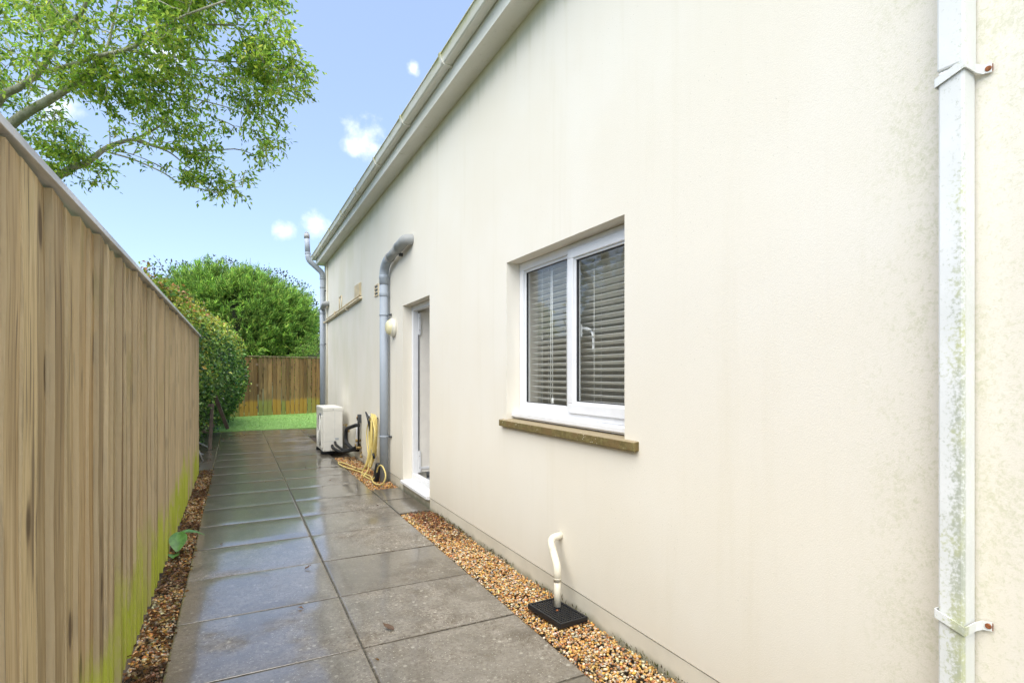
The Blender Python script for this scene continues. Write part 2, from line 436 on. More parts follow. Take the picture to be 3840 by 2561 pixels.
class MB:
    def __init__(self): self.v = []; self.f = []; self.sm = []
    def add(self, vs, fs, smooth=False):
        b = len(self.v)
        self.v.extend([tuple(p) for p in vs])
        self.f.extend([tuple(b + i for i in f) for f in fs])
        self.sm.extend([smooth] * len(fs))
        return self
    def box(self, x0, x1, y0, y1, z0, z1):
        vs = [(x0, y0, z0), (x1, y0, z0), (x1, y1, z0), (x0, y1, z0), (x0, y0, z1), (x1, y0, z1), (x1, y1, z1), (x0, y1, z1)]
        return self.add(vs, [(0, 3, 2, 1), (4, 5, 6, 7), (0, 1, 5, 4), (1, 2, 6, 5), (2, 3, 7, 6), (3, 0, 4, 7)])
    def quad(self, a, b, c, d): return self.add([a, b, c, d], [(0, 1, 2, 3)])
    def tube(self, pts, rad, seg=14, caps=True):
        pts = [Vector(p) for p in pts]
        n = len(pts)
        if isinstance(rad, (int, float)): rad = [rad] * n
        tang = []
        for i in range(n):
            t = pts[min(i + 1, n - 1)] - pts[max(i - 1, 0)]
            tang.append(t.normalized() if t.length > 1e-9 else Vector((0, 0, 1)))
        up = Vector((0, 0, 1)) if abs(tang[0].z) < 0.9 else Vector((1, 0, 0))
        u = (up - tang[0] * up.dot(tang[0])).normalized()
        vs = []
        for i in range(n):
            if i: 
                u = u - tang[i] * u.dot(tang[i])
                u = u.normalized() if u.length > 1e-6 else tang[i].orthogonal().normalized()
            w = tang[i].cross(u)
            for s in range(seg):
                a = 2 * math.pi * s / seg
                vs.append(pts[i] + (u * math.cos(a) + w * math.sin(a)) * rad[i])
        fs = []
        for i in range(n - 1):
            for s in range(seg):
                s2 = (s + 1) % seg
                fs.append((i * seg + s, i * seg + s2, (i + 1) * seg + s2, (i + 1) * seg + s))
        self.add(vs, fs, True)
        if caps:
            b = len(self.v) - n * seg
            self.f.append(tuple(b + s for s in reversed(range(seg)))); self.sm.append(False)
            self.f.append(tuple(b + (n - 1) * seg + s for s in range(seg))); self.sm.append(False)
        return self
    def prism(self, prof, axis, a0, a1):
        """closed profile extruded along an axis; prof gives the two other coordinates in x,y,z order"""
        n = len(prof); vs = []
        for a in (a0, a1):
            for p in prof:
                q = list(p); q.insert('xyz'.index(axis), a); vs.append(tuple(q))
        fs = [(i, (i + 1) % n, n + (i + 1) % n, n + i) for i in range(n)]
        fs += [tuple(reversed(range(n))), tuple(range(n, 2 * n))]
        return self.add(vs, fs)
    def build(self, name, mat, parent=None, bevel=0.0, seg=2, auto=None):
        off = wloc(parent) if parent is not None else Vector((0, 0, 0))
        me = bpy.data.meshes.new(name)
        me.from_pydata([(p[0] - off.x, p[1] - off.y, p[2] - off.z) for p in self.v], [], self.f)
        me.polygons.foreach_set('use_smooth', self.sm)
        bm = bmesh.new(); bm.from_mesh(me)
        bmesh.ops.recalc_face_normals(bm, faces=bm.faces)
        if bevel:
            es = [e for e in bm.edges if len(e.link_faces) == 2 and e.calc_face_angle(0) > 0.5]
            bmesh.ops.bevel(bm, geom=es, offset=bevel, segments=seg, affect='EDGES', profile=0.5, clamp_overlap=True)
        bm.to_mesh(me); bm.free()
        if auto: 
            me.polygons.foreach_set('use_smooth', [True] * len(me.polygons)); me.set_sharp_from_angle(angle=auto)
        me.materials.append(MT[mat])
        o = bpy.data.objects.new(name, me); COL.objects.link(o)
        if parent is not None: o.parent = parent
        return o

def rounded(pts, r, n=6):
    """polyline with its corners rounded"""
    pts = [Vector(p) for p in pts]; out = [pts[0]]
    for a, b, c in zip(pts, pts[1:], pts[2:]):
        d1 = (a - b); d2 = (c - b)
        q = min(r, d1.length * 0.49, d2.length * 0.49)
        p0 = b + d1.normalized() * q; p2 = b + d2.normalized() * q
        for i in range(n + 1):
            t = i / n
            out.append(p0 * (1 - t) ** 2 + b * 2 * t * (1 - t) + p2 * t * t)
    out.append(pts[-1])
    return out

def spline(pts, n=8):
    P = [Vector(p) for p in pts]; out = []
    for i in range(len(P) - 1):
        p0 = P[max(i - 1, 0)]; p1 = P[i]; p2 = P[i + 1]; p3 = P[min(i + 2, len(P) - 1)]
        for j in range(n):
            t = j / n
            out.append(0.5 * ((2 * p1) + (p2 - p0) * t + (2 * p0 - 5 * p1 + 4 * p2 - p3) * t * t + (3 * p1 - p0 - 3 * p2 + p3) * t ** 3))
    out.append(P[-1])
    return out

def empty(name, loc, label, cat, group=None):
    o = bpy.data.objects.new(name, None); COL.objects.link(o); o.location = loc
    o.empty_display_size = 0.2
    return tag(o, label, cat, group)
def tag(o, label=None, cat=None, group=None, kind=None):
    if label: o['label'] = label
    if cat: o['category'] = cat
    if group: o['group'] = group
    if kind: o['kind'] = kind
    return o
def np_mesh(name, verts, tris, mat, colors=None, parent=None, smooth=False):
    """large triangle mesh from arrays; colors are per vertex"""
    off = wloc(parent) if parent is not None else Vector((0, 0, 0))
    me = bpy.data.meshes.new(name)
    nv, nt = len(verts), len(tris)
    me.vertices.add(nv); me.vertices.foreach_set('co', (verts - np.array(off)).astype(np.float32).ravel())
    me.loops.add(nt * 3); me.loops.foreach_set('vertex_index', tris.astype(np.int32).ravel())
    me.polygons.add(nt); me.polygons.foreach_set('loop_start', np.arange(0, nt * 3, 3, dtype=np.int32))
    me.polygons.foreach_set('use_smooth', np.full(nt, smooth, dtype=bool))
    me.update(calc_edges=True); me.validate()
    if colors is not None:
        a = me.color_attributes.new('Col', 'FLOAT_COLOR', 'POINT')
        rgba = np.ones((nv, 4), dtype=np.float32); rgba[:, :3] = colors
        a.data.foreach_set('color', rgba.ravel())
    me.materials.append(MT[mat])
    o = bpy.data.objects.new(name, me); COL.objects.link(o)
    if parent is not None: o.parent = parent
    return o

def unit(a): return a / np.maximum(np.linalg.norm(a, axis=1, keepdims=True), 1e-9)
def leaves(pos, axis, nrm, length, width, colors, fold=0.25):
    """one folded four-vertex leaf per position: base, left, tip, right"""
    axis = unit(axis); side = unit(np.cross(axis, nrm)); up = np.cross(side, axis)
    L = length[:, None]; Wd = width[:, None]
    mid = pos + axis * L * 0.45
    v = np.stack([pos, mid + side * Wd * 0.5 + up * Wd * fold, pos + axis * L - up * L * 0.12, mid - side * Wd * 0.5 + up * Wd * fold], axis=1)
    n = len(pos)
    b = np.arange(n)[:, None] * 4
    t = np.concatenate([b + np.array([[0, 1, 2]]), b + np.array([[0, 2, 3]])], axis=1).reshape(-1, 3)
    return v.reshape(-1, 3), t, np.repeat(colors, 4, axis=0)
def palette(n, cols, weights, jit=0.15):
    c = np.array(cols)[RNG.choice(len(cols), n, p=np.array(weights) / sum(weights))]
    return np.clip(c * (1 + RNG.normal(0, jit, (n, 1))) * (1 + RNG.normal(0, jit * 0.4, (n, 3))), 0.003, 0.95)
def vnoise(p, f, seed=0):
    """cheap smooth noise in 0..1"""
    q = p * f + seed * 7.31
    s = np.sin(q[:, 0] * 1.7 + np.sin(q[:, 1] * 1.3 + 1.1)) + np.sin(q[:, 1] * 1.9 + np.sin(q[:, 2] * 1.5 + 2.3)) + np.sin(q[:, 2] * 1.6 + np.sin(q[:, 0] * 1.2 + 0.7))
    return s / 6 + 0.5

# ================================================================== SETTING: ground
o = MB().quad((-400, -400, -0.12), (400, -400, -0.12), (400, 400, -0.12), (-400, 400, -0.12)).build('ground', 'field'); tag(o, kind='structure')
o = MB().box(-0.52, 1.83, -4, 15.25, -0.11, -0.045).build('bedding', 'soil'); tag(o, kind='structure')

# patio of concrete flags
patio = MB().box(-0.300, 1.470, -2.9, 15.19, -0.043, -0.0055).build('patio', 'joint'); tag(patio, kind='structure')
def slab_mesh(w, l, seed):
    rr = random.Random(seed); U = [0, 0.012, 0.25, 0.5, 0.75, 0.988, 1]; N = 6; vs = []; fs = []
    sag = rr.uniform(-0.0011, 0.0006); tx = rr.uniform(-0.0018, 0.0018); ty = rr.uniform(-0.0014, 0.0014)
    for j in range(N + 1):
        for i in range(N + 1):
            u = U[i]; v = U[j]
            z = sag * (1 - (2 * u - 1) ** 2) * (1 - (2 * v - 1) ** 2) * 2 + tx * (u - 0.5) + ty * (v - 0.5) + rr.uniform(-0.0003, 0.0003)
            e = min(u, 1 - u, v, 1 - v)
            vs.append((w * (u - 0.5), l * (v - 0.5), z - (0.0007 if e == 0 else 0)))
    for j in range(N):
        for i in range(N):
            a = j * (N + 1) + i; fs.append((a, a + 1, a + N + 2, a + N + 1))
    m = MB(); m.add(vs, fs, True)
    ring = [i for i in range(N + 1)] + [(j + 1) * (N + 1) - 1 for j in range(1, N + 1)] + [N * (N + 1) + i for i in range(N - 1, -1, -1)] + [j * (N + 1) for j in range(N - 1, 0, -1)]
    b = len(m.v)
    for i in ring: m.v.append((vs[i][0], vs[i][1], -0.04))
    n = len(ring)
    for q in range(n):
        m.f.append((ring[q], b + q, b + (q + 1) % n, ring[(q + 1) % n])); m.sm.append(False)
    return m
SLABW, SLABL, GAP = 0.893, 0.727, 0.009
variants = []
def slab(cx, cy, w, l, var=None):
    if var is not None and var < len(variants):
        o = variants[var].copy(); COL.objects.link(o)
    else:
        o = slab_mesh(w - GAP, l - GAP, 100 + len(variants) * 3 + int(cx * 50)).build('slab', 'flag')
        o.parent = patio
        if var is not None: variants.append(o)
    o.parent = patio; o.location = (cx, cy, random.uniform(-0.0015, 0.0015))
    if var is not None and random.random() < 0.5: o.rotation_euler = (0, 0, math.pi)
    return o
n = 0
J0 = 2.855
for kk in range(-7, 17):
    for cx in (-0.307 + SLABW / 2, 0.586 + SLABW / 2):
        slab(cx, J0 + SLABL * (kk + 0.5), SLABW, SLABL, n if n < 9 else random.randrange(9)); n += 1
# flags that run on to the door, to the left past the fence's end, and round the far corner
pm = MB().box(1.472, 1.828, 5.43, 6.70, -0.043, -0.014); pm.box(-1.30, -0.302, 9.20, 15.19, -0.043, -0.014); pm.box(1.472, 4.2, 13.30, 15.19, -0.043, -0.014)
o = pm.build('paving_base', 'joint'); tag(o, kind='structure')
slab(1.65, 5.76, 0.342, 0.64); slab(1.65, 6.395, 0.342, 0.60)
for kk in range(8):
    slab(-0.307 - SLABW / 2, 9.20 + SLABL * (kk + 0.5), SLABW, SLABL, random.randrange(9))
for kk in range(2):
    for q in range(3): slab(1.479 + SLABW * (q + 0.5), 13.30 + 0.49 + kk * SLABL, SLABW, SLABL, random.randrange(9))

# artificial turf
turf = MB().box(-0.55, 6.5, 15.215, 22.0, -0.09, 0.012).build('lawn', 'turf'); tag(turf, kind='structure')
nb = 26000
p = np.stack([RNG.uniform(-0.5, 3.2, nb), RNG.uniform(15.22, 20.9, nb), np.full(nb, 0.011)], axis=1)
ax = np.stack([RNG.normal(0, 0.45, nb), RNG.normal(0, 0.45, nb), np.ones(nb)], axis=1)
v, t, c = leaves(p, ax, RNG.normal(0, 1, (nb, 3)), RNG.uniform(0.015, 0.032, nb), np.full(nb, 0.007), palette(nb, [(0.26, 0.44, 0.12), (0.32, 0.50, 0.16), (0.19, 0.34, 0.08)], [3, 2, 2]), 0.0)
o = np_mesh('turf_pile', v, t, 'needle', c); tag(o, 'bright green artificial turf pile beside the back fence', 'turf', kind='stuff')

# gravel: loose stones laid as real geometry
ICO_V = None
def ico():
    bm = bmesh.new(); bmesh.ops.create_icosphere(bm, subdivisions=1, radius=1.0)
    v = np.array([w.co[:] for w in bm.verts]); f = np.array([[q.index for q in ff.verts] for ff in bm.faces]); bm.free()
    return v, f
ICO_V, ICO_F = ico()
def stones(name, pts, size, cols, label):
    n = len(pts)
    sc = size[:, None] * np.stack([RNG.uniform(0.75, 1.35, n), RNG.uniform(0.7, 1.2, n), RNG.uniform(0.45, 0.8, n)], axis=1) * 0.5
    jit = 1 + RNG.normal(0, 0.13, (n, 12, 1))
    v = ICO_V[None] * jit * sc[:, None, :]
    a = RNG.uniform(0, 2 * np.pi, n); b = RNG.normal(0, 0.45, n)
    ca, sa, cb, sb = np.cos(a)[:, None], np.sin(a)[:, None], np.cos(b)[:, None], np.sin(b)[:, None]
    x, y, z = v[..., 0], v[..., 1], v[..., 2]
    y, z = y * cb - z * sb, y * sb + z * cb
    x, y = x * ca - y * sa, x * sa + y * ca
    v = np.stack([x, y, z], axis=2) + pts[:, None, :]
    f = ICO_F[None] + (np.arange(n) * 12)[:, None, None]
    o = np_mesh(name, v.reshape(-1, 3), f.reshape(-1, 3), 'pebble', np.repeat(cols, 12, axis=0), smooth=True)
    return tag(o, label, 'gravel', kind='stuff')
GOLD = [(0.56, 0.29, 0.075), (0.64, 0.42, 0.18), (0.74, 0.62, 0.42), (0.40, 0.165, 0.055), (0.40, 0.34, 0.26), (0.22, 0.155, 0.09), (0.68, 0.38, 0.09), (0.50, 0.21, 0.07)]
def bed(x0, x1, y0, y1, per_m2, s0, s1, z0, wts):
    n = int((x1 - x0) * (y1 - y0) * per_m2)
    p = np.stack([RNG.uniform(x0, x1, n), RNG.uniform(y0, y1, n), z0 + RNG.uniform(-0.012, 0.010, n)], axis=1)
    mound = vnoise(p, 5.0, 3)
    p[:, 2] += (mound - 0.5) * 0.022
    return p, RNG.uniform(s0, s1, n), palette(n, GOLD, wts, 0.16)
p1, s1, c1 = bed(1.488, 1.828, 0.2, 5.41, 9000, 0.008, 0.020, -0.013, [4, 5, 4, 2, 3, 2, 3, 2])
red = (RNG.uniform(0, 1, len(p1)) < np.clip((p1[:, 1] - 4.3) / 1.2, 0, 0.75)) & (p1[:, 0] > 1.56)
c1[red] = palette(int(red.sum()), [(0.24, 0.085, 0.03), (0.34, 0.13, 0.05), (0.15, 0.06, 0.03)], [3, 2, 2])
keep = ~((np.abs(p1[:, 1] - 2.715) < 0.17) & (np.abs(p1[:, 0] - 1.68) < 0.12) & (p1[:, 2] > 0.0))
stones('gravel', p1[keep], s1[keep], c1[keep], 'golden brown gravel strip between the paving and the house wall')
# some stones strayed on to the flags
p2, s2, c2 = bed(-0.470, -0.312, 0.6, 9.18, 6800, 0.009, 0.024, -0.022, [2, 4, 3, 2, 3, 4, 1, 2])
dk = vnoise(p2, 2.2, 1) > 0.44
c2[dk] = palette(int(dk.sum()), [(0.13, 0.075, 0.04), (0.21, 0.12, 0.06), (0.09, 0.055, 0.035), (0.36, 0.25, 0.13)], [4, 3, 2, 2], 0.25)
stones('gravel', p2, s2, c2, 'dull brown gravel and mulch strip along the foot of the side fence')
p3, s3, c3 = bed(1.49, 1.828, 6.71, 9.6, 4200, 0.012, 0.026, -0.015, [4, 3, 2, 4, 2, 4, 3, 3])
stones('gravel', p3, s3, c3, 'gravel patch under the yellow hose by the grey soil pipe')
# leaf litter: curled dead leaves lying on the beds and flags
def litter(name, areas, label):
    P = []
    for (x0, x1, y0, y1, n, z) in areas:
        P.append(np.stack([RNG.uniform(x0, x1, n), RNG.uniform(y0, y1, n), np.full(n, z) + RNG.uniform(0, 0.008, n)], axis=1))
    p = np.concatenate(P); n = len(p)
    ax = np.stack([RNG.normal(0, 1, n), RNG.normal(0, 1, n), RNG.normal(0, 0.25, n)], axis=1)
    nr = np.stack([RNG.normal(0, 0.4, n), RNG.normal(0, 0.4, n), np.ones(n)], axis=1)
    v, t, c = leaves(p, ax, nr, RNG.uniform(0.02, 0.05, n), RNG.uniform(0.012, 0.024, n), palette(n, [(0.20, 0.10, 0.045), (0.30, 0.16, 0.06), (0.12, 0.07, 0.04), (0.34, 0.27, 0.10)], [3, 2, 3, 1]), 0.3)
    o = np_mesh(name, v, t, 'leaf', c); tag(o, label, 'leaf litter', kind='stuff')
litter('leaf_litter', [(-0.47, -0.30, 1.0, 9.2, 1300, 0.0), (1.60, 1.83, 4.3, 5.4, 160, 0.006), (-0.30, 1.4, 1.4, 9, 14, 0.004), (-0.3, 0.2, 13.0, 15.0, 50, 0.006), (1.5, 1.82, 6.7, 9.5, 120, 0.004), (-0.45, 2.3, 15.4, 19.8, 90, 0.03), (-1.3, -0.3, 9.3, 13, 160, 0.004)], 'brown dead leaves scattered over the beds, flags and turf')

# ================================================================== HOUSE
WX = 1.82            # outer face of the side wall
WT = 0.30
Y0, Y1 = -5.0, 13.10
EAVE = 3.93
house = empty('house', (6.5, 4.0, 0), 'cream rendered single storey house with white gutter and window', 'house')
WIN = (2.267, 3.66, 1.055, 2.260)      # y0, y1, z0, z1
DOOR = (5.484, 6.510, 0.115, 2.255)
m = MB()
ys = sorted({Y0, Y1, WIN[0], WIN[1], DOOR[0], DOOR[1]})
zs = sorted({0.12, EAVE + 0.2, WIN[2], WIN[3], DOOR[3]})
for a, b in zip(ys, ys[1:]):
    for c_, d_ in zip(zs, zs[1:]):
        cy, cz = (a + b) / 2, (c_ + d_) / 2
        hole = any(h[0] < cy < h[1] and h[2] < cz < h[3] for h in (WIN, (DOOR[0], DOOR[1], 0.0, DOOR[3])))
        if hole: continue
        m.quad((WX, a, c_), (WX, b, c_), (WX, b, d_), (WX, a, d_))
        m.quad((WX + WT, a, c_), (WX + WT, b, c_), (WX + WT, b, d_), (WX + WT, a, d_))
for h in (WIN, (DOOR[0], DOOR[1], 0.12, DOOR[3])):
    xa, xb = WX, WX + WT
    m.quad((xa, h[0], h[2]), (xb, h[0], h[2]), (xb, h[0], h[3]), (xa, h[0], h[3]))
    m.quad((xa, h[1], h[2]), (xb, h[1], h[2]), (xb, h[1], h[3]), (xa, h[1], h[3]))
    m.quad((xa, h[0], h[3]), (xb, h[0], h[3]), (xb, h[1], h[3]), (xa, h[1], h[3]))
    if h is WIN: m.quad((xa, h[0], h[2]), (xb, h[0], h[2]), (xb, h[1], h[2]), (xa, h[1], h[2]))
# underside drip of the render, far end wall, back and near walls
segs = [(Y0, DOOR[0]), (DOOR[1], Y1)]
for a, b in segs: m.quad((WX, a, 0.12), (WX + WT, a, 0.12), (WX + WT, b, 0.12), (WX, b, 0.12))
m.quad((WX, Y1, 0.12), (11.4, Y1, 0.12), (11.4, Y1, EAVE + 0.2), (WX, Y1, EAVE + 0.2))
m.quad((WX, Y0, 0.12), (11.4, Y0, 0.12), (11.4, Y0, EAVE + 0.2), (WX, Y0, EAVE + 0.2))
m.quad((11.4, Y0, 0.12), (11.4, Y1, 0.12), (11.4, Y1, EAVE + 0.2), (11.4, Y0, EAVE + 0.2))
# gables
for yy in (Y0, Y1): m.add([(WX, yy, EAVE + 0.2), (11.4, yy, EAVE + 0.2), (6.61, yy, EAVE + 2.9)], [(0, 1, 2)])
wall = m.build('wall', 'render', house)
m = MB()
for a, b in segs:
    m.box(WX + 0.003, WX + 0.2, a + 0.001, b - 0.004 if b == Y1 else b - 0.001, -0.10, 0.112)
    m.box(WX + 0.016, WX + 0.2, a + 0.002, b - 0.02 if b == Y1 else b - 0.002, 0.1122, 0.1195)
m.box(WX + 0.2005, 11.39, Y1 - 0.2, Y1 - 0.004, -0.1, 0.112)
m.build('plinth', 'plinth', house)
# soffit and fascia boards
FX = 1.658
for i, (a, b) in enumerate([(Y0 - 0.1, 1.40), (1.404, 6.08), (6.084, Y1 + 0.12)]):
    MB().box(FX + 0.0005, WX + 0.06, a, b, EAVE + 0.002, EAVE + 0.012).build('soffit_board', 'soffit', house)
for i, (a, b) in enumerate([(Y0 - 0.1, 3.20), (3.203, 7.90), (7.903, Y1 + 0.12)]):
    MB().prism([(FX - 0.016, EAVE - 0.006), (FX, EAVE - 0.006), (FX, EAVE + 0.21), (FX - 0.016, EAVE + 0.21)], 'y', a, b).build('fascia_board', 'soffit', house)
m = MB()
m.box(FX - 0.020, FX + 0.03, 6.06, 6.10, EAVE - 0.010, EAVE + 0.14)
m.build('fascia_joint_cover', 'soffit', house, 0.002)
# gutter, square section
GB = FX - 0.018
prof = [(GB, EAVE + 0.195), (GB, EAVE + 0.120), (GB - 0.012, EAVE + 0.113), (GB - 0.070, EAVE + 0.113), (GB - 0.082, EAVE + 0.122), (GB - 0.100, EAVE + 0.186), (GB - 0.108, EAVE + 0.187), (GB - 0.108, EAVE + 0.194), (GB - 0.094, EAVE + 0.194), (GB - 0.078, EAVE + 0.126), (GB - 0.012, EAVE + 0.119), (GB - 0.006, EAVE + 0.195)]
gutter = MB().prism(prof, 'y', Y0 - 0.12, Y1 + 0.12).build('gutter', 'gutter', house)
MB().prism(prof[:6] + [(GB - 0.100, EAVE + 0.194), (GB, EAVE + 0.194)], 'y', Y1 + 0.1203, Y1 + 0.126).build('gutter_end_cap', 'gutter', gutter)
def bracket_prof(e):
    return [(GB + 0.001, EAVE + 0.200), (GB + 0.001, EAVE + 0.108 - e), (GB - 0.074, EAVE + 0.108 - e), (GB - 0.087 - e, EAVE + 0.118), (GB - 0.113 - e, EAVE + 0.192), (GB - 0.108, EAVE + 0.200)]
ybr = 4.35 - 1.235 * 3
while ybr < Y1 + 0.1:
    MB().prism(bracket_prof(0.006), 'y', ybr - 0.018, ybr + 0.018).build('gutter_bracket', 'gutter', gutter)
    ybr += 1.235
# roof: lapped tile courses on both slopes
pitch = math.atan2(2.35, 5.0)
m = MB()
for side in (0, 1):
    n = 18
    for i in range(n):
        a = i / n; b = (i + 1) / n
        def pt(t, lift):
            xx = 1.57 + (6.61 - 1.57) * t
            zz = EAVE + 0.225 + (2.75) * t + lift
            return (xx if side == 0 else 13.22 - xx, zz)
        pa, pb = pt(a, 0.028), pt(b, 0.0); pc, pd = pt(b, -0.03), pt(a, -0.02)
        if side == 0 and 2.5 < pa[0] and pb[0] < 4.6:      # unseen roof openings added to brighten the hall and the room
            if 3.2 < pa[0]: m.prism([pa, pb, pc, pd], 'y', Y0 - 0.15, 2.0); m.prism([pa, pb, pc, pd], 'y', 4.0, 5.10)
            else: m.prism([pa, pb, pc, pd], 'y', Y0 - 0.15, 5.10)
            m.prism([pa, pb, pc, pd], 'y', 6.55, Y1 + 0.15)
        else: m.prism([pa, pb, pc, pd], 'y', Y0 - 0.15, Y1 + 0.15)
m.build('roof', 'roof_tile', house)

# ---- window
yw0, yw1, zw0, zw1 = WIN
FRX = 1.928           # face of the frame
m = MB()
zf0 = 1.132
fw = 0.060
m.box(FRX, FRX + 0.065, yw0 + 0.002, yw1 - 0.002, zw1 - fw, zw1 - 0.002)       # head
m.box(FRX, FRX + 0.065, yw0 + 0.002, yw1 - 0.002, zf0, zf0 + fw)
m.box(FRX + 0.0003, FRX + 0.0647, yw1 - fw, yw1 - 0.0022, zf0 + fw - 0.001, zw1 - fw + 0.001)
m.box(FRX + 0.0003, FRX + 0.0647, yw0 + 0.0022, yw0 + fw, zf0 + fw - 0.001, zw1 - fw + 0.001)
m.box(FRX + 0.0003, FRX + 0.0647, 2.925, 2.992, zf0 + fw - 0.001, zw1 - fw + 0.001)
window = m.build('window', 'upvc', house, 0.004)
# glazing beads of the fixed light
def ring(mm, xa, xb, ya, yb, za, zb, w):
    mm.box(xa, xb, ya, yb, zb - w, zb); mm.box(xa, xb, ya, yb, za, za + w)
    mm.box(xa + 0.0002, xb - 0.0002, ya, ya + w, za + w - 0.0005, zb - w + 0.0005); mm.box(xa + 0.0002, xb - 0.0002, yb - w, yb, za + w - 0.0005, zb - w + 0.0005)
def pane(xx, ya, yb, za, zb): return MB().quad((xx, ya, za), (xx, yb, za), (xx, yb, zb), (xx, ya, zb))
m = MB(); ring(m, FRX + 0.016, FRX + 0.04, 2.992, yw1 - fw, zf0 + fw, zw1 - fw, 0.018)
m.build('glazing_bead', 'upvc', window, 0.003)
m = MB(); ring(m, FRX + 0.022, FRX + 0.036, 3.0095, yw1 - fw - 0.0175, zf0 + fw + 0.0175, zw1 - fw - 0.0175, 0.005)
m.build('gasket', 'upvc_dark_gasket', window)
pane(FRX + 0.028, 3.0120, yw1 - fw - 0.0200, zf0 + fw + 0.0200, zw1 - fw - 0.0200).build('pane', 'glass', window)
# opening sash, standing proud of the frame
sy0, sy1, sz0, sz1 = yw0 + 0.045, 2.955, zf0 + 0.040, zw1 - 0.040
m = MB(); ring(m, FRX - 0.020, FRX + 0.045, sy0, sy1, sz0, sz1, 0.060)
m.build('sash', 'upvc', window, 0.005)
m = MB(); ring(m, FRX - 0.006, FRX + 0.030, sy0 + 0.0595, sy1 - 0.0595, sz0 + 0.0595, sz1 - 0.0595, 0.014)
m.build('glazing_bead', 'upvc', window, 0.003)
m = MB(); ring(m, FRX + 0.003, FRX + 0.018, sy0 + 0.073, sy1 - 0.073, sz0 + 0.073, sz1 - 0.073, 0.006)
m.build('gasket', 'upvc_dark_gasket', window)
pane(FRX + 0.010, sy0 + 0.0760, sy1 - 0.0760, sz0 + 0.0760, sz1 - 0.0760).build('pane', 'glass', window)
m = MB(); m.prism([(1.861, zf0 - 0.028), (1.861, zf0 - 0.004), (1.868, zf0 + 0.0005), (FRX + 0.06, zf0 - 0.0005), (FRX + 0.06, zf0 - 0.040), (1.875, zf0 - 0.040), (1.875, zf0 - 0.028)], 'y', yw0 + 0.002, yw1 - 0.002)
m.build('cill', 'upvc', window)
# inside handle seen through the sash glass
hy = sy1 - 0.045
m = MB()
m.box(FRX + 0.046, FRX + 0.056, hy - 0.014, hy + 0.014, 1.66, 1.74)
m.tube(spline([(FRX + 0.055, hy, 1.715), (FRX + 0.085, hy, 1.716), (FRX + 0.098, hy - 0.02, 1.712), (FRX + 0.10, hy - 0.06, 1.690), (FRX + 0.10, hy - 0.075, 1.64), (FRX + 0.10, hy - 0.073, 1.575)], 5), 0.009, 10)
m.build('window_handle', 'upvc', window)
# stone sill under the window
m = MB(); m.prism([(1.786, 1.028), (1.92, 1.034), (1.92, 1.088), (1.786, 1.076)], 'y', 2.153, 3.726)
m.build('window_sill', 'sill', house, 0.004)

# ---- room behind the window, hall behind the door
m = MB()
def shell(mm, x0, x1, y0, y1, z0, z1, front=False):
    mm.quad((x1, y0, z0), (x1, y1, z0), (x1, y1, z1), (x1, y0, z1))
    mm.quad((x0, y0, z0), (x1, y0, z0), (x1, y0, z1), (x0, y0, z1))
    mm.quad((x0, y1, z0), (x1, y1, z0), (x1, y1, z1), (x0, y1, z1))
    mm.quad((x0, y0, z1), (x1, y0, z1), (x1, y1, z1), (x0, y1, z1))
x0_, x1_, y0_, y1_ = WX + WT + 0.001, 4.7, 1.0, 4.9
def roof_z(xx): return EAVE + 0.225 + 2.75 * (xx - 1.57) / 5.04
for yy in (y0_, y1_): m.quad((x0_, yy, 0.13), (x1_, yy, 0.13), (x1_, yy, roof_z(x1_) - 0.06), (x0_, yy, roof_z(x0_) - 0.06))
m.quad((x1_, y0_, 0.13), (x1_, y1_, 0.13), (x1_, y1_, roof_z(x1_) - 0.06), (x1_, y0_, roof_z(x1_) - 0.06))
m.build('room_lining', 'room_wall', house)
MB().box(WX + WT + 0.002, 4.69, 1.01, 4.89, 0.10, 0.13).build('room_floor', 'inside_floor', house)
def roof_z(xx): return EAVE + 0.225 + 2.75 * (xx - 1.57) / 5.04
MB().quad((2.40, 5.05, roof_z(2.40) + 0.045), (4.7, 5.05, roof_z(4.7) + 0.045), (4.7, 6.6, roof_z(4.7) + 0.045), (2.40, 6.6, roof_z(2.40) + 0.045)).build('added_rooflight', 'glass', house)  # pane of the unseen opening added to let daylight into the hall
MB().quad((3.1, 1.95, roof_z(3.1) + 0.045), (4.7, 1.95, roof_z(4.7) + 0.045), (4.7, 4.05, roof_z(4.7) + 0.045), (3.1, 4.05, roof_z(3.1) + 0.045)).build('added_rooflight', 'glass', house)  # second added pane, out of view, to brighten the room and blind
m = MB(); x0_, x1_, y0_, y1_ = WX + WT + 0.001, 4.7, 5.02, 6.62
for yy in (y0_, y1_): m.quad((x0_, yy, 0.13), (x1_, yy, 0.13), (x1_, yy, roof_z(x1_) - 0.06), (x0_, yy, roof_z(x0_) - 0.06))
m.quad((x1_, y0_, 0.13), (x1_, y1_, 0.13), (x1_, y1_, roof_z(x1_) - 0.06), (x1_, y0_, roof_z(x1_) - 0.06))
m.build('hall_lining', 'inside_wall', house)
MB().box(WX + 0.12, 4.69, 5.03, 6.61, 0.06, 0.125).build('hall_floor', 'inside_floor', house)
m = MB(); m.box(WX + WT + 0.003, 4.6, 6.603, 6.619, 0.126, 0.245)
m.build('skirting', 'upvc', house, 0.004)
# inner lining of window reveal
m = MB(); m.box(FRX + 0.066, WX + WT + 0.02, yw0 - 0.03, yw1 + 0.03, zf0 - 0.03, zf0 - 0.002)
m.build('window_board', 'upvc', house, 0.003)

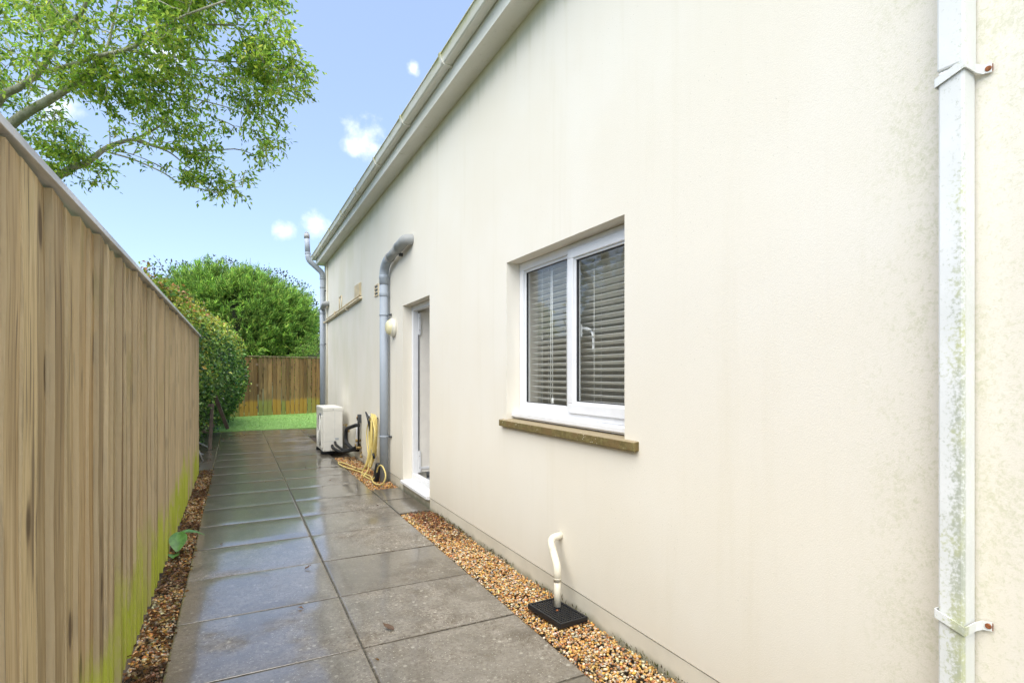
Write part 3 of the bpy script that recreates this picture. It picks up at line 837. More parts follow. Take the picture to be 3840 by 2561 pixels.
# ---- door opening: frame, threshold, hinges and open leaf edge
yd0, yd1, zd0, zd1 = DOOR
m = MB()
m.box(FRX, FRX + 0.065, yd1 - 0.062, yd1 - 0.002, 0.14, zd1 - 0.002)
m.box(FRX, FRX + 0.065, yd0 + 0.002, yd0 + 0.062, 0.14, zd1 - 0.002)
m.box(FRX + 0.0003, FRX + 0.0647, yd0 + 0.0615, yd1 - 0.0615, zd1 - 0.062, zd1 - 0.0022)
m.box(FRX + 0.0003, FRX + 0.0647, yd0 + 0.0615, yd1 - 0.0615, 0.1402, 0.20)
door = m.build('door_frame', 'upvc', house, 0.004)
m = MB(); m.prism([(1.783, 0.100), (1.783, 0.126), (1.792, 0.131), (FRX - 0.001, 0.1395), (FRX + 0.06, 0.1395), (FRX + 0.06, 0.095), (1.80, 0.095), (1.80, 0.100)], 'y', yd0 - 0.012 + 0.014, yd1 + 0.02 - 0.022)
m.build('door_threshold', 'upvc', door)
m = MB(); m.box(FRX + 0.066, FRX + 0.078, yd1 - 0.072, yd1 - 0.062, 0.21, zd1 - 0.07)
m.build('door_seal', 'door_seal', door)
m = MB(); m.box(FRX + 0.082, FRX + 0.98, yd1 - 0.064, yd1 - 0.020, 0.215, zd1 - 0.075)
leafd = m.build('door_leaf', 'door_leaf', door, 0.004)
m = MB(); m.box(FRX + 0.090, FRX + 0.97, yd1 - 0.074, yd1 - 0.0645, 0.255, 0.285); m.build('weather_bar', 'upvc', leafd, 0.003)
for za, zb in ((0.215, 0.48), (1.90, 2.165)):
    m = MB(); m.box(FRX + 0.060, FRX + 0.092, yd1 - 0.088, yd1 - 0.0725, za, zb); h = m.build('hinge', 'upvc', door, 0.003)
    for zz in (za + 0.06, zb - 0.06): MB().tube([(FRX + 0.076, yd1 - 0.0905, zz), (FRX + 0.076, yd1 - 0.093, zz)], 0.005, 8).build('screw', 'steel', h)
m = MB(); m.box(FRX + 0.067, FRX + 0.077, yd1 - 0.0745, yd1 - 0.0722, 0.9, 1.25); m.build('lock_plate', 'steel', door)
# dark underside fill below the threshold
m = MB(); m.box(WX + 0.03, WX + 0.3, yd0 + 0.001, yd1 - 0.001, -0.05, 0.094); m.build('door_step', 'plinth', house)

# ---- venetian blind (hangs inside the window)
BX = 2.035
blind = empty('venetian_blind', (BX, 2.96, 1.16), 'white venetian blind with open slats hanging behind the window', 'blind')
m = MB(); m.box(BX - 0.03, BX + 0.03, 2.30, 3.63, 2.20, 2.245); m.build('head_rail', 'blind_white', blind, 0.004)
sl = MB()
N = 4
tilt = math.radians(18)
prof = []
for i in range(N + 1):
    u = (i / N - 0.5) * 0.05; h = 0.004 * (1 - (2 * i / N - 1) ** 2)
    prof.append((u * math.cos(tilt) - h * math.sin(tilt), -u * math.sin(tilt) + h * math.cos(tilt)))
prof2 = [(a, b - 0.0022) for a, b in reversed(prof)]
sl.prism([(a, b) for a, b in prof] + prof2, 'y', -0.66, 0.66)
first = None
zz = 1.20
i = 0
while zz < 2.19:
    if first is None:
        first = sl.build('slat', 'blind_white'); s_ = first
    else:
        s_ = first.copy(); COL.objects.link(s_)
    s_.parent = blind; s_.location = (0, random.uniform(-0.002, 0.002), zz - 1.16); s_.rotation_euler = (0, random.uniform(-0.03, 0.03), 0)
    zz += 0.0415
MB().box(BX - 0.026, BX + 0.026, 2.30, 3.62, 1.150, 1.168).build('bottom_rail', 'blind_white', blind, 0.003)
for yy in (2.45, 2.80, 3.12, 3.45):
    m = MB(); m.tube([(BX - 0.027, yy, 1.16), (BX - 0.027, yy, 2.2)], 0.0018, 6); m.tube([(BX + 0.027, yy, 1.16), (BX + 0.027, yy, 2.2)], 0.0018, 6)
    m.build('ladder_cord', 'blind_white', blind)
m = MB(); m.tube([(BX - 0.04, 3.28, 1.25), (BX - 0.04, 3.285, 2.2)], 0.003, 6); m.tube([(BX - 0.04, 3.31, 1.22), (BX - 0.04, 3.30, 2.2)], 0.003, 6); m.tube([(BX - 0.04, 3.28, 1.20), (BX - 0.04, 3.28, 1.25)], 0.009, 8)
m.build('pull_cord', 'blind_white', blind)

# ================================================================== PIPES AND FITTINGS ON THE WALL
# rectangular white downpipe close to the camera
dp = empty('downpipe', (1.7825, 0.7495, 0), 'square white plastic downpipe stained with green algae at the right', 'downpipe')
MB().box(1.750, 1.815, 0.719, 0.780, -0.02, 2.262).build('pipe', 'downpipe', dp, 0.006)
MB().box(1.7478, 1.8165, 0.7168, 0.7822, 2.2625, 4.0).build('pipe', 'downpipe', dp, 0.006)
for zc, sg in ((2.245, 1), (0.74, -1)):
    m = MB()
    # strap: front and two sides, tilted a little, and a lug on the near side screwed to the wall
    t = 0.003; dz = 0.012; sk = 0.012 * sg
    def seg3(a, b, za, zb):
        (xa, ya), (xb, yb) = a, b
        dx, dy = xb - xa, yb - ya; L = math.hypot(dx, dy); nx, ny = dy / L * t, -dx / L * t
        vs = []
        for (px, py, pz) in ((xa, ya, za), (xb, yb, zb)):
            for ox, oy, oz in ((0, 0, -dz), (nx, ny, -dz), (nx, ny, dz), (0, 0, dz)):
                vs.append((px + ox, py + oy, pz + oz))
        m.add(vs, [(0, 1, 5, 4), (1, 2, 6, 5), (2, 3, 7, 6), (3, 0, 4, 7), (0, 3, 2, 1), (4, 5, 6, 7)])
    pts = [(1.818, 0.7838), (1.7462, 0.7838), (1.7462, 0.7152), (1.7950, 0.7130), (1.8120, 0.7040), (1.8150, 0.682)]
    zz = [zc - sk, zc - sk, zc + sk, zc + sk * 0.6, zc + sk * 0.2, zc]
    for q in range(len(pts) - 1): seg3(pts[q], pts[q + 1], zz[q], zz[q + 1])
    b = m.build('bracket', 'downpipe', dp)
    m = MB(); m.tube([(1.8135, 0.690, zc), (1.8075, 0.690, zc)], [0.009, 0.006], 10); m.box(1.8125, 1.8148, 0.680, 0.700, zc - 0.010, zc + 0.010)
    m.build('rusty_screw', 'rust', b)

dp.location.y += 0.029
# soil pipes
def collar(parent, p, d, r, L, mat='grey_pvc', name='collar'):
    p = Vector(p); d = Vector(d).normalized()
    m = MB(); m.tube([p - d * L / 2, p - d * (L / 2 - 0.004), p + d * (L / 2 - 0.004), p + d * L / 2], [r - 0.003, r, r, r - 0.003], 20)
    return m.build(name, mat, parent)
PX = 1.742
sp = empty('soil_pipe', (PX, 7.14, 0), 'grey soil pipe beside the door, bending over into the wall at the top', 'pipe')
top = rounded([(PX, 7.14, -0.03), (PX, 7.14, 2.74), (PX, 7.14, 2.86), (PX, 6.14, 2.985), (PX + 0.02, 6.02, 2.985), (1.84, 6.0, 2.985)], 0.07, 6)
MB().tube([(PX, 7.14, -0.03), (PX, 7.14, 2.62)], 0.055, 22).build('pipe', 'grey_pvc', sp)
MB().tube(rounded([(PX, 7.14, 2.60), (PX, 7.14, 2.80), (PX, 6.98, 2.885), (PX, 6.86, 2.898)], 0.10, 8), 0.059, 22).build('bend', 'grey_pvc', sp)
MB().tube([(PX, 6.87, 2.897), (PX, 6.36, 2.950)], 0.055, 22).build('pipe', 'grey_pvc_faded', sp)
MB().tube(rounded([(PX, 6.42, 2.944), (PX, 6.12, 2.975), (1.90, 6.09, 2.975)], 0.11, 10), 0.062, 22).build('bend', 'grey_pvc_faded', sp)
for zc in (2.70, 2.47, 2.20, 0.60):
    collar(sp, (PX, 7.14, zc), (0, 0, 1), 0.0625, 0.05 if zc > 2.3 else 0.022)
for yc in (6.84, 6.44): collar(sp, (PX, yc, 2.900 + (6.86 - yc) * 0.104), (0, -1, 0.104), 0.064, 0.035, 'grey_pvc_faded')
for zc in (2.20, 0.60):
    m = MB(); m.box(PX + 0.045, 1.818, 7.060, 7.082, zc - 0.011, zc + 0.011); m.tube([(1.80, 7.045, zc), (1.821, 7.045, zc)], 0.014, 10); m.box(1.80, 1.818, 7.04, 7.075, zc - 0.008, zc + 0.008)
    m.build('pipe_clip', 'dark_grey_plastic', sp)
m = MB(); m.box(PX + 0.03, 1.818, 6.50, 6.53, 2.86, 2.90); m.build('pipe_clip', 'dark_grey_plastic', sp)

FXP = 1.745
fp = empty('vent_stack', (FXP, 12.88, 0), 'tall grey vent stack at the far house corner, cranked out round the gutter', 'pipe')
MB().tube([(FXP, 12.88, -0.03), (FXP, 12.88, 3.60)], 0.055, 18).build('pipe', 'grey_pvc', fp)
MB().tube(rounded([(FXP, 12.88, 3.56), (FXP, 12.88, 3.71), (1.44, 12.86, 3.975), (1.43, 12.86, 4.12)], 0.09, 8), 0.058, 18).build('offset_bend', 'grey_pvc', fp)
MB().tube([(1.43, 12.86, 4.10), (1.41, 12.86, 4.50)], 0.055, 18).build('vent_pipe', 'grey_pvc', fp)
m = MB(); m.tube([(1.411, 12.86, 4.45), (1.408, 12.86, 4.55)], 0.060, 18); 
for a in range(6): m.tube([(1.408 + 0.05 * math.cos(a * 1.047), 12.86 + 0.05 * math.sin(a * 1.047), 4.54), (1.407 + 0.015 * math.cos(a * 1.047), 12.86 + 0.015 * math.sin(a * 1.047), 4.60)], 0.006, 6)
m.build('vent_cowl', 'grey_pvc_faded', fp)
for zc in (3.58, 3.38, 2.80, 2.10): collar(fp, (FXP, 12.88, zc), (0, 0, 1), 0.062, 0.03)
collar(fp, (1.43, 12.86, 4.12), (-0.02, 0, 1), 0.063, 0.04)
for zc in (3.30, 2.10):
    m = MB(); m.box(FXP + 0.04, 1.82, 12.80, 12.83, zc - 0.012, zc + 0.012); m.tube([(1.80, 12.78, zc), (1.82, 12.78, zc)], 0.014, 8); m.box(1.80, 1.815, 12.77, 12.81, zc - 0.008, zc + 0.008); m.build('pipe_clip', 'dark_grey_plastic', fp)
m = MB(); m.tube(rounded([(FXP, 12.88, 2.90), (FXP - 0.01, 12.62, 2.955), (FXP - 0.01, 12.42, 2.965), (1.84, 12.40, 2.965)], 0.08, 8), 0.055, 18)
m.build('branch_pipe', 'grey_pvc_faded', fp)
# cream cable conduit on the corner
o = MB().tube([(1.805, 12.62, 0.0), (1.805, 12.62, 3.90)], 0.016, 10).build('conduit', 'cream_pvc'); tag(o, 'thin cream conduit running up the wall by the far vent stack', 'conduit')
# cream waste pipe sloping from a louvred box to the stack
wp = empty('waste_pipe', (1.79, 9.0, 2.6), 'thin cream waste pipe running along the wall to the far stack', 'pipe')
MB().tube(rounded([(1.83, 8.93, 2.66), (1.790, 8.95, 2.655), (1.790, 9.2, 2.645), (1.790, 12.80, 2.585), (1.76, 12.86, 2.585)], 0.05, 6), 0.022, 14).build('pipe', 'tan_plastic', wp)
MB().tube([(1.788, 9.02, 2.699), (1.788, 12.55, 2.635)], 0.013, 10).build('overflow_pipe', 'tan_plastic', wp)
for yy in (10.1, 11.4): 
    m = MB(); m.box(1.765, 1.819, yy - 0.01, yy + 0.01, 2.575, 2.69); m.build('pipe_clip', 'tan_plastic', wp, 0.002)
lv = empty('louvre_vent', (1.81, 9.15, 2.74), 'tan louvred vent box above the end of the cream waste pipe', 'vent')
m = MB(); m.box(1.805, 1.8195, 8.98, 9.42, 2.70, 2.92); m.build('back_plate', 'tan_plastic', lv, 0.003)
for i in range(5): MB().box(1.785, 1.8045, 9.0 + i * 0.085, 9.045 + i * 0.085, 2.71, 2.91).build('louvre', 'tan_plastic', lv, 0.003)
m = MB(); 
for a, b in (((10.78, 2.64), (10.78, 2.93)), ((11.03, 2.64), (11.03, 2.93)), ((10.78, 2.93), (11.03, 2.93))):
    m.tube([(1.815, a[0], a[1]), (1.815, b[0], b[1])], 0.014, 8)
o = m.build('pipe_hoop', 'tan_plastic'); tag(o, 'small tan upside down U of pipe on the wall above the waste pipe', 'pipe')
av = empty('air_brick', (1.815, 7.88, 2.63), 'small cream air vent with three slots left of the grey soil pipe', 'vent')
m = MB()
for za in (2.55, 2.6, 2.65, 2.70): m.box(1.806, 1.822, 7.78, 7.98, za, za + 0.018)
for ya in (7.765, 7.975): m.box(1.8062, 1.8222, ya, ya + 0.018, 2.5502, 2.7178)
m.build('vent_grille', 'tan_plastic', av, 0.002)
MB().box(1.8155, 1.8225, 7.785, 7.973, 2.552, 2.715).build('vent_dark_backing', 'black_plastic', av)  # black plate painted in for the darkness behind the slots
# bulkhead lamp
lp = empty('bulkhead_light', (1.82, 6.92, 2.02), 'round yellowed bulkhead light between the grey pipe and the door', 'wall light')
m = MB(); m.tube([(1.822, 6.90, 2.02), (1.778, 6.90, 2.02), (1.768, 6.90, 2.02)], [0.112, 0.112, 0.104], 28); m.build('lamp_base', 'lamp_base', lp)
m = MB(); pts = []; rr = []
for i in range(9):
    a = i / 8 * math.pi / 2; pts.append((1.768 - 0.062 * math.sin(a), 6.90, 2.02)); rr.append(max(0.101 * math.cos(a) ** 0.6, 0.004))
m.tube(pts, rr, 28); m.build('lamp_diffuser', 'lamp_diffuser', lp)
m = MB(); m.tube([(1.7685, 6.90, 2.02), (1.7600, 6.90, 2.02)], [0.1125, 0.1125], 28); m.build('lamp_rim', 'lamp_base', lp)

# small cream overflow pipe above the gully
op = empty('overflow_pipe', (1.716, 2.77, 0.0), 'short cream waste pipe rising from the black grid and bending into the wall', 'pipe')
MB().tube([(1.716, 2.767, 0.02), (1.716, 2.767, 0.20)], 0.0205, 16).build('pipe', 'cream_pvc', op)
MB().tube(rounded([(1.716, 2.767, 0.18), (1.716, 2.767, 0.265), (1.735, 2.868, 0.365)], 0.03, 6), 0.0235, 16).build('bend', 'cream_pvc', op)
MB().tube(rounded([(1.727, 2.83, 0.325), (1.738, 2.892, 0.400), (1.83, 2.892, 0.410)], 0.045, 8), 0.0225, 16).build('bend', 'cream_pvc', op)
collar(op, (1.716, 2.767, 0.198), (0, 0, 1), 0.0245, 0.012, 'cream_pvc')
collar(op, (1.729, 2.838, 0.335), (0.13, 0.72, 0.7), 0.0245, 0.010, 'cream_pvc')
# black gully grid
gg = bpy.data.objects.new('drain_grid', None); COL.objects.link(gg); gg.location = (1.682, 2.715, 0.018); gg.rotation_euler = (0.03, 0.05, 0.14)
tag(gg, 'black plastic drain grid lying tilted on the golden gravel', 'drain cover')
def gchild(m, name, mat, bevel=0.0):
    o = m.build(name, mat, None, bevel); o.parent = gg; return o
hw, hl = 0.103, 0.152
m = MB(); m.box(-hw, hw, -hl, -hl + 0.014, -0.012, 0.018); m.box(-hw, hw, hl - 0.014, hl, -0.012, 0.018); m.box(-hw, -hw + 0.014, -hl + 0.0135, hl - 0.0135, -0.0118, 0.0178); m.box(hw - 0.014, hw, -hl + 0.0135, hl - 0.0135, -0.0118, 0.0178)
gchild(m, 'rim', 'black_plastic', 0.003)
m = MB()
for i in range(1, 10):
    xx = -hw + 0.014 + i * (2 * hw - 0.028) / 10; m.box(xx - 0.003, xx + 0.003, -hl + 0.013, hl - 0.013, 0.004, 0.0150)
for j in range(1, 15):
    yy = -hl + 0.014 + j * (2 * hl - 0.028) / 15; m.box(-hw + 0.013, hw - 0.013, yy - 0.003, yy + 0.003, 0.0042, 0.0152)
gchild(m, 'grid_bars', 'black_plastic')
m = MB(); m.box(-hw + 0.01, hw - 0.01, -hl + 0.01, hl - 0.01, -0.012, -0.008); gchild(m, 'base_tray', 'black_plastic')
m = MB(); m.tube([(0.0, 0.0, 0.012), (0, 0, 0.019)], [0.009, 0.006], 10); gchild(m, 'rusty_screw', 'rust')

# ---- air source unit
ac = empty('heat_pump', (1.53, 10.44, 0), 'white outdoor air conditioning unit standing on the flags by the wall', 'air conditioner')
AX0, AX1, AY0, AY1 = 1.365, 1.70, 10.0, 10.87
body = MB().box(AX0, AX1, AY0, AY1, 0.055, 0.77).build('casing', 'unit_white', ac, 0.012, 3)
MB().box(AX0 - 0.005, AX1 + 0.005, AY0 - 0.005, AY1 + 0.005, 0.765, 0.832).build('lid', 'unit_white', ac, 0.014, 3)
m = MB()
m.box(AX0 + 0.012, AX0 + 0.20, AY0 - 0.0022, AY0 + 0.01, 0.2285, 0.2325); m.box(AX0 + 0.198, AX0 + 0.2005, AY0 - 0.0022, AY0 + 0.01, 0.232, 0.765)
m.build('panel_seam', 'grey_sticker', ac)
MB().box(AX0 + 0.205, AX0 + 0.265, AY0 - 0.003, AY0 + 0.01, 0.25, 0.29).build('rating_label', 'grey_sticker', ac)
gc = Vector((AX0, 10.36, 0.42))
m = MB(); m.tube([(AX0 + 0.01, gc.y, gc.z), (AX0 - 0.014, gc.y, gc.z), (AX0 - 0.020, gc.y, gc.z)], [0.30, 0.29, 0.275], 36); m.build('fan_shroud', 'dark_grey_plastic', ac)
m = MB()
for r in np.linspace(0.05, 0.28, 9):
    ringp = [(AX0 - 0.026, gc.y + r * math.cos(a), gc.z + r * math.sin(a)) for a in np.linspace(0, 2 * math.pi, 33)]
    m.tube(ringp, 0.0035, 5, False)
for a in range(6): m.tube([(AX0 - 0.028, gc.y, gc.z), (AX0 - 0.026, gc.y + 0.285 * math.cos(a * 1.047), gc.z + 0.285 * math.sin(a * 1.047))], 0.005, 5)
m.build('fan_guard', 'unit_white', ac)
m = MB(); m.box(AX0 - 0.030, AX0 - 0.001, 10.02, 10.09, 0.12, 0.69); m.build('side_grip_panel', 'unit_white', ac, 0.006)
for yy in (10.10, 10.72):
    MB().box(AX0 - 0.02, AX1 + 0.03, yy, yy + 0.06, 0.001, 0.0545).build('foot', 'black_plastic', ac, 0.006)
for (xx, zz) in ((AX0 + 0.17, 0.795), (AX0 + 0.21, 0.225), (AX0 + 0.03, 0.075), (AX0 + 0.12, 0.07)): MB().tube([(xx, AY0 - 0.001, zz), (xx, AY0 - 0.010, zz)], 0.006, 8).build('screw', 'black_plastic', ac)
# insulated pipework between unit and wall
pw = empty('pipework', (1.76, 9.2, 0), 'black insulated pipes and valves between the outdoor unit and the wall', 'pipework')
MB().tube(spline([(1.52, 10.02, 0.16), (1.52, 9.86, 0.125), (1.60, 9.55, 0.10), (1.70, 9.25, 0.15), (1.80, 9.08, 0.20)], 8), 0.024, 10).build('insulated_pipe', 'rubber_foam', pw)
MB().tube(spline([(1.57, 10.02, 0.22), (1.57, 9.84, 0.175), (1.64, 9.50, 0.13), (1.71, 9.22, 0.18), (1.80, 9.05, 0.26)], 8), 0.022, 10).build('insulated_pipe', 'rubber_foam', pw)
MB().tube(rounded([(1.79, 9.00, 0.585), (1.74, 9.05, 0.585), (1.69, 9.62, 0.475), (1.69, 9.64, 0.25), (1.73, 9.22, 0.17), (1.80, 9.12, 0.17)], 0.10, 8), 0.031, 10).build('insulated_pipe', 'rubber_foam', pw)
MB().tube(rounded([(1.76, 9.02, 0.22), (1.76, 9.02, 0.56), (1.80, 9.02, 0.60)], 0.03), 0.014, 10).build('white_pipe', 'upvc', pw)
m = MB(); m.tube([(1.775, 8.97, 0.22), (1.775, 8.97, 0.62), (1.79, 8.97, 0.72)], 0.017, 10); m.build('insulated_pipe', 'rubber_foam', pw)
for (yy, zz) in ((9.02, 0.34), (9.06, 0.26), (8.96, 0.23)):
    m = MB(); m.tube([(1.75, yy, zz), (1.82, yy, zz)], 0.020, 8); m.tube([(1.765, yy - 0.05, zz), (1.765, yy + 0.05, zz)], 0.017, 8); m.tube([(1.75, yy, zz), (1.735, yy, zz)], 0.028, 8); m.build('valve', 'brass', pw)
m = MB(); m.tube(rounded([(1.82, 8.93, 0.16), (1.78, 8.88, 0.14), (1.77, 8.76, 0.115)], 0.03), 0.010, 8); m.tube([(1.77, 8.78, 0.115), (1.77, 8.72, 0.11)], 0.019, 8); m.build('drain_cock', 'brass', pw)
m = MB(); m.tube(rounded([(1.70, 9.95, 0.52), (1.74, 9.86, 0.52), (1.74, 9.86, 0.44), (1.74, 9.82, 0.42)], 0.02), 0.012, 8); m.tube([(1.70, 9.80, 0.42), (1.78, 9.80, 0.42)], 0.020, 8); m.box(1.725, 1.755, 9.84, 9.90, 0.525, 0.54); m.build('tap', 'brass', pw)
# isolator and foam-filled hole
io = empty('isolator_switch', (1.80, 9.0, 0.69), 'dark grey isolator switch on the wall above the black pipework', 'switch')
MB().box(1.765, 1.8195, 8.955, 9.035, 0.625, 0.765).build('switch_body', 'dark_grey_plastic', io, 0.008)
MB().box(1.752, 1.7648, 8.985, 9.005, 0.67, 0.72).build('switch_lever', 'black_plastic', io, 0.003)
bm = bmesh.new(); bmesh.ops.create_icosphere(bm, subdivisions=3, radius=1)
for v_ in bm.verts:
    d = v_.co.normalized(); s_ = 1 + 0.25 * math.sin(d.y * 7 + d.z * 5) * math.cos(d.z * 9)
    v_.co = Vector((1.818 + d.x * 0.03 * s_, 9.19 + d.y * 0.055 * s_, 0.69 + d.z * 0.05 * s_))
me = bpy.data.meshes.new('foam_plug'); bm.to_mesh(me); bm.free(); me.materials.append(MT['foam_filler']); me.polygons.foreach_set('use_smooth', [True] * len(me.polygons))
o = bpy.data.objects.new('foam_plug', me); COL.objects.link(o); tag(o, 'lump of orange expanding foam filling a hole in the wall', 'foam')

# ---- yellow garden hose on its hook
ho = empty('garden_hose', (1.75, 7.8, 0), 'yellow garden hose hung in loops on the wall, its end looped over the ground', 'hose')
hp = []
hrng = random.Random(5)
HY = 7.80
for i in range(6):
    w = 0.10 + 0.035 * i * (1 if i % 2 else 0.7); xo = 1.785 - 0.014 * i
    zb = 0.24 - 0.035 * i + hrng.uniform(-0.03, 0.03)
    hp += [(xo, HY - 0.03, 0.815 + 0.006 * i), (xo - 0.005, HY - w, 0.62), (xo - 0.01, HY - w * 0.75, 0.38), (xo - 0.005, HY - 0.01, zb), (xo, HY + w * 0.9, 0.40), (xo + 0.002, HY + w * 0.95, 0.62), (xo + 0.003, HY + 0.05, 0.80)]
MB().tube(spline(hp, 5), 0.0092, 8).build('hose_coil', 'hose_yellow', ho)
gl_ = [(1.715, HY - 0.03, 0.82), (1.70, HY - 0.12, 0.5), (1.66, HY - 0.02, 0.14), (1.64, 8.10, 0.02), (1.56, 8.6, 0.014), (1.49, 8.95, 0.014), (1.44, 8.85, 0.014), (1.47, 8.45, 0.014), (1.57, 8.05, 0.014), (1.62, 7.65, 0.022), (1.63, 7.40, 0.03), (1.60, 7.15, 0.013), (1.60, 6.95, 0.015), (1.63, 6.76, 0.05), (1.66, 6.72, 0.15), (1.66, 6.83, 0.235), (1.655, 6.98, 0.25), (1.65, 7.10, 0.19), (1.645, 7.16, 0.10), (1.62, 7.22, 0.035), (1.60, 7.35, 0.014), (1.585, 7.62, 0.014), (1.60, 7.85, 0.014), (1.66, 7.83, 0.16), (1.72, HY + 0.05, 0.45), (1.74, HY + 0.03, 0.81)]
MB().tube(spline(gl_, 7), 0.0092, 8).build('hose_loop', 'hose_yellow', ho)
MB().tube(spline([(1.73, HY + 0.05, 0.75), (1.72, HY + 0.10, 0.42), (1.69, HY + 0.02, 0.10), (1.60, 7.68, 0.014), (1.56, 7.55, 0.014)], 7), 0.0092, 8).build('hose_loop', 'hose_yellow', ho)
m = MB(); m.tube(rounded([(1.73, HY + 0.10, 0.62), (1.715, HY + 0.115, 0.76), (1.70, HY + 0.16, 0.82), (1.69, HY + 0.19, 0.86)], 0.03), [0.016] * 8 + [0.018] * 7 + [0.010], 10) if False else m.tube([(1.73, HY + 0.10, 0.60), (1.72, HY + 0.115, 0.70), (1.71, HY + 0.13, 0.77), (1.695, HY + 0.17, 0.83), (1.685, HY + 0.20, 0.87)], [0.017, 0.021, 0.021, 0.016, 0.010], 12)
m.build('spray_nozzle', 'black_plastic', ho)
m = MB(); m.tube(rounded([(1.825, HY + 0.01, 0.79), (1.70, HY + 0.01, 0.79), (1.69, HY + 0.01, 0.85)], 0.02), 0.010, 8); m.build('hook', 'steel', ho)
m = MB(); m.tube([(1.72, HY - 0.19, 0.24), (1.71, HY - 0.17, 0.32)], 0.017, 8); m.build('hose_connector', 'black_plastic', ho)
# black scoop leaning on the pipe foot
m = MB(); vs = []
rows = [(0.0, 0.075, 0.05), (0.06, 0.08, 0.05), (0.14, 0.07, 0.045), (0.21, 0.055, 0.04), (0.245, 0.035, 0.035)]
for (h, w, dpt) in rows:
    yc = 7.235 - h * 0.25; xc = 1.655 + h * 0.06
    for (sx, sy) in ((-1, -1), (-1, 0), (-1, 1), (1, 1), (1, 0), (1, -1)):
        vs.append((xc + sx * dpt * (0.5 if sy else 0.75), yc + sy * w, 0.004 + h))
fs = []
for i in range(len(rows) - 1):
    for s_ in range(6): fs.append((i * 6 + s_, i * 6 + (s_ + 1) % 6, (i + 1) * 6 + (s_ + 1) % 6, (i + 1) * 6 + s_))
fs += [tuple(range(6)), tuple((len(rows) - 1) * 6 + q for q in range(6))]
m.add(vs, fs); o = m.build('hopper', 'black_plastic', None, 0.008, 2, 0.7); tag(o, 'black plastic hopper standing against the foot of the grey soil pipe', 'hopper')

# ================================================================== FENCES
def board_mesh(seed, w, h, t_thick, t_thin, out):
    """feather-edge board standing along +y (thick edge at y=0), face towards +x (out=1)"""
    rr = random.Random(seed); rows = 7; vs = []
    for j in range(rows):
        z = h * j / (rows - 1)
        b1 = rr.uniform(-0.004, 0.004); b2 = rr.uniform(-0.003, 0.003); bow = rr.uniform(-0.003, 0.004)
        vs += [(-0.012, b1, z), (t_thick + bow, b1, z), (t_thin + bow * 0.5, w + b2, z), (-0.012, w + b2, z)]
    fs = []
    for j in range(rows - 1):
        for s_ in range(4): fs.append((j * 4 + s_, j * 4 + (s_ + 1) % 4, (j + 1) * 4 + (s_ + 1) % 4, (j + 1) * 4 + s_))
    fs += [(0, 1, 2, 3), tuple((rows - 1) * 4 + q for q in range(4))]
    return MB().add(vs, fs)
fence = empty('fence', (-0.48, 4.0, 0), 'tall weathered featheredge board fence with grey capping along the left', 'fence')
FX0 = -0.488
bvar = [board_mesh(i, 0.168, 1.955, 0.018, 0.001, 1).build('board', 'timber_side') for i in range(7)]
yb = -0.9; i = 0; frng = random.Random(21)
while yb < 9.0:
    if i < 7: o = bvar[i]
    else: o = bvar[frng.randrange(7)].copy(); COL.objects.link(o)
    o.parent = fence
    o.location = (FX0 + frng.uniform(-0.006, 0.006) + 0.48, yb - 4.0, 0.004 + frng.uniform(-0.012, 0.0))
    o.rotation_euler = (frng.uniform(-0.0022, 0.0022), frng.uniform(-0.002, 0.002), frng.uniform(-0.055, 0.035))
    yb += 0.148 + frng.uniform(-0.030, 0.014); i += 1
FEND = yb + 0.02
for a, b in ((-1.2, 1.63), (1.634, 4.40), (4.404, FEND + 0.03)):
    MB().prism([(-0.455, 1.966), (-0.455, 1.988), (-0.50, 1.997), (-0.60, 1.990), (-0.60, 1.966)], 'y', a, b).build('capping', 'cap', fence, 0.002)
for zr in (0.3, 1.05, 1.75):
    MB().box(-0.56, -0.502, -1.1, FEND, zr - 0.04, zr + 0.04).build('rail', 'rail_timber', fence)
for yp in (-0.8, 1.9, 4.6, 7.3, FEND - 0.06):
    MB().box(-0.66, -0.5605, yp, yp + 0.1, -0.1, 1.96).build('post', 'rail_timber', fence)

# back fence, set at an angle across the end of the turf
BA = math.atan2(0.83, 2.98)
bf = bpy.data.objects.new('fence', None); COL.objects.link(bf); bf.location = (-0.44, 19.97, 0); bf.rotation_euler = (0, 0, BA)
tag(bf, 'orange brown featheredge board fence across the end of the green turf', 'fence')
bb = []
for i in range(6):
    o = board_mesh(60 + i, 0.139, 2.0, 0.034, 0.004, 1).build('board', 'timber_back'); bb.append(o)
xb = -2.0; i = 0
while xb < 6.5:
    if i < 6: o = bb[i]
    else: o = bb[frng.randrange(6)].copy(); COL.objects.link(o)
    o.parent = bf
    post = abs(xb - 1.02) < 0.076
    o.location = (xb, frng.uniform(-0.004, 0.004) + (0.035 if post else 0), frng.uniform(-0.02, 0.01))
    o.rotation_euler = (frng.uniform(-0.003, 0.003), frng.uniform(-0.003, 0.003), -math.pi / 2 + math.pi + math.pi if False else -math.pi / 2)
    xb += 0.150 + frng.uniform(-0.008, 0.008); i += 1
def bchild(m, name, mat, bevel=0.0):
    o = m.build(name, mat, None, bevel); o.parent = bf; return o
for a, b in ((-2.0, 1.0), (1.004, 3.9), (3.904, 6.6)):
    bchild(MB().box(a, b, -0.045, 0.05, 2.012, 2.040), 'capping', 'rail_timber', 0.003)
for zr in (0.3, 1.05, 1.75): bchild(MB().box(-2.0, 6.6, 0.02, 0.07, zr - 0.04, zr + 0.04), 'rail', 'rail_timber')
for xp in (-1.9, 1.0, 3.9): bchild(MB().box(xp, xp + 0.1, 0.071, 0.17, -0.1, 2.0), 'post', 'rail_timber')

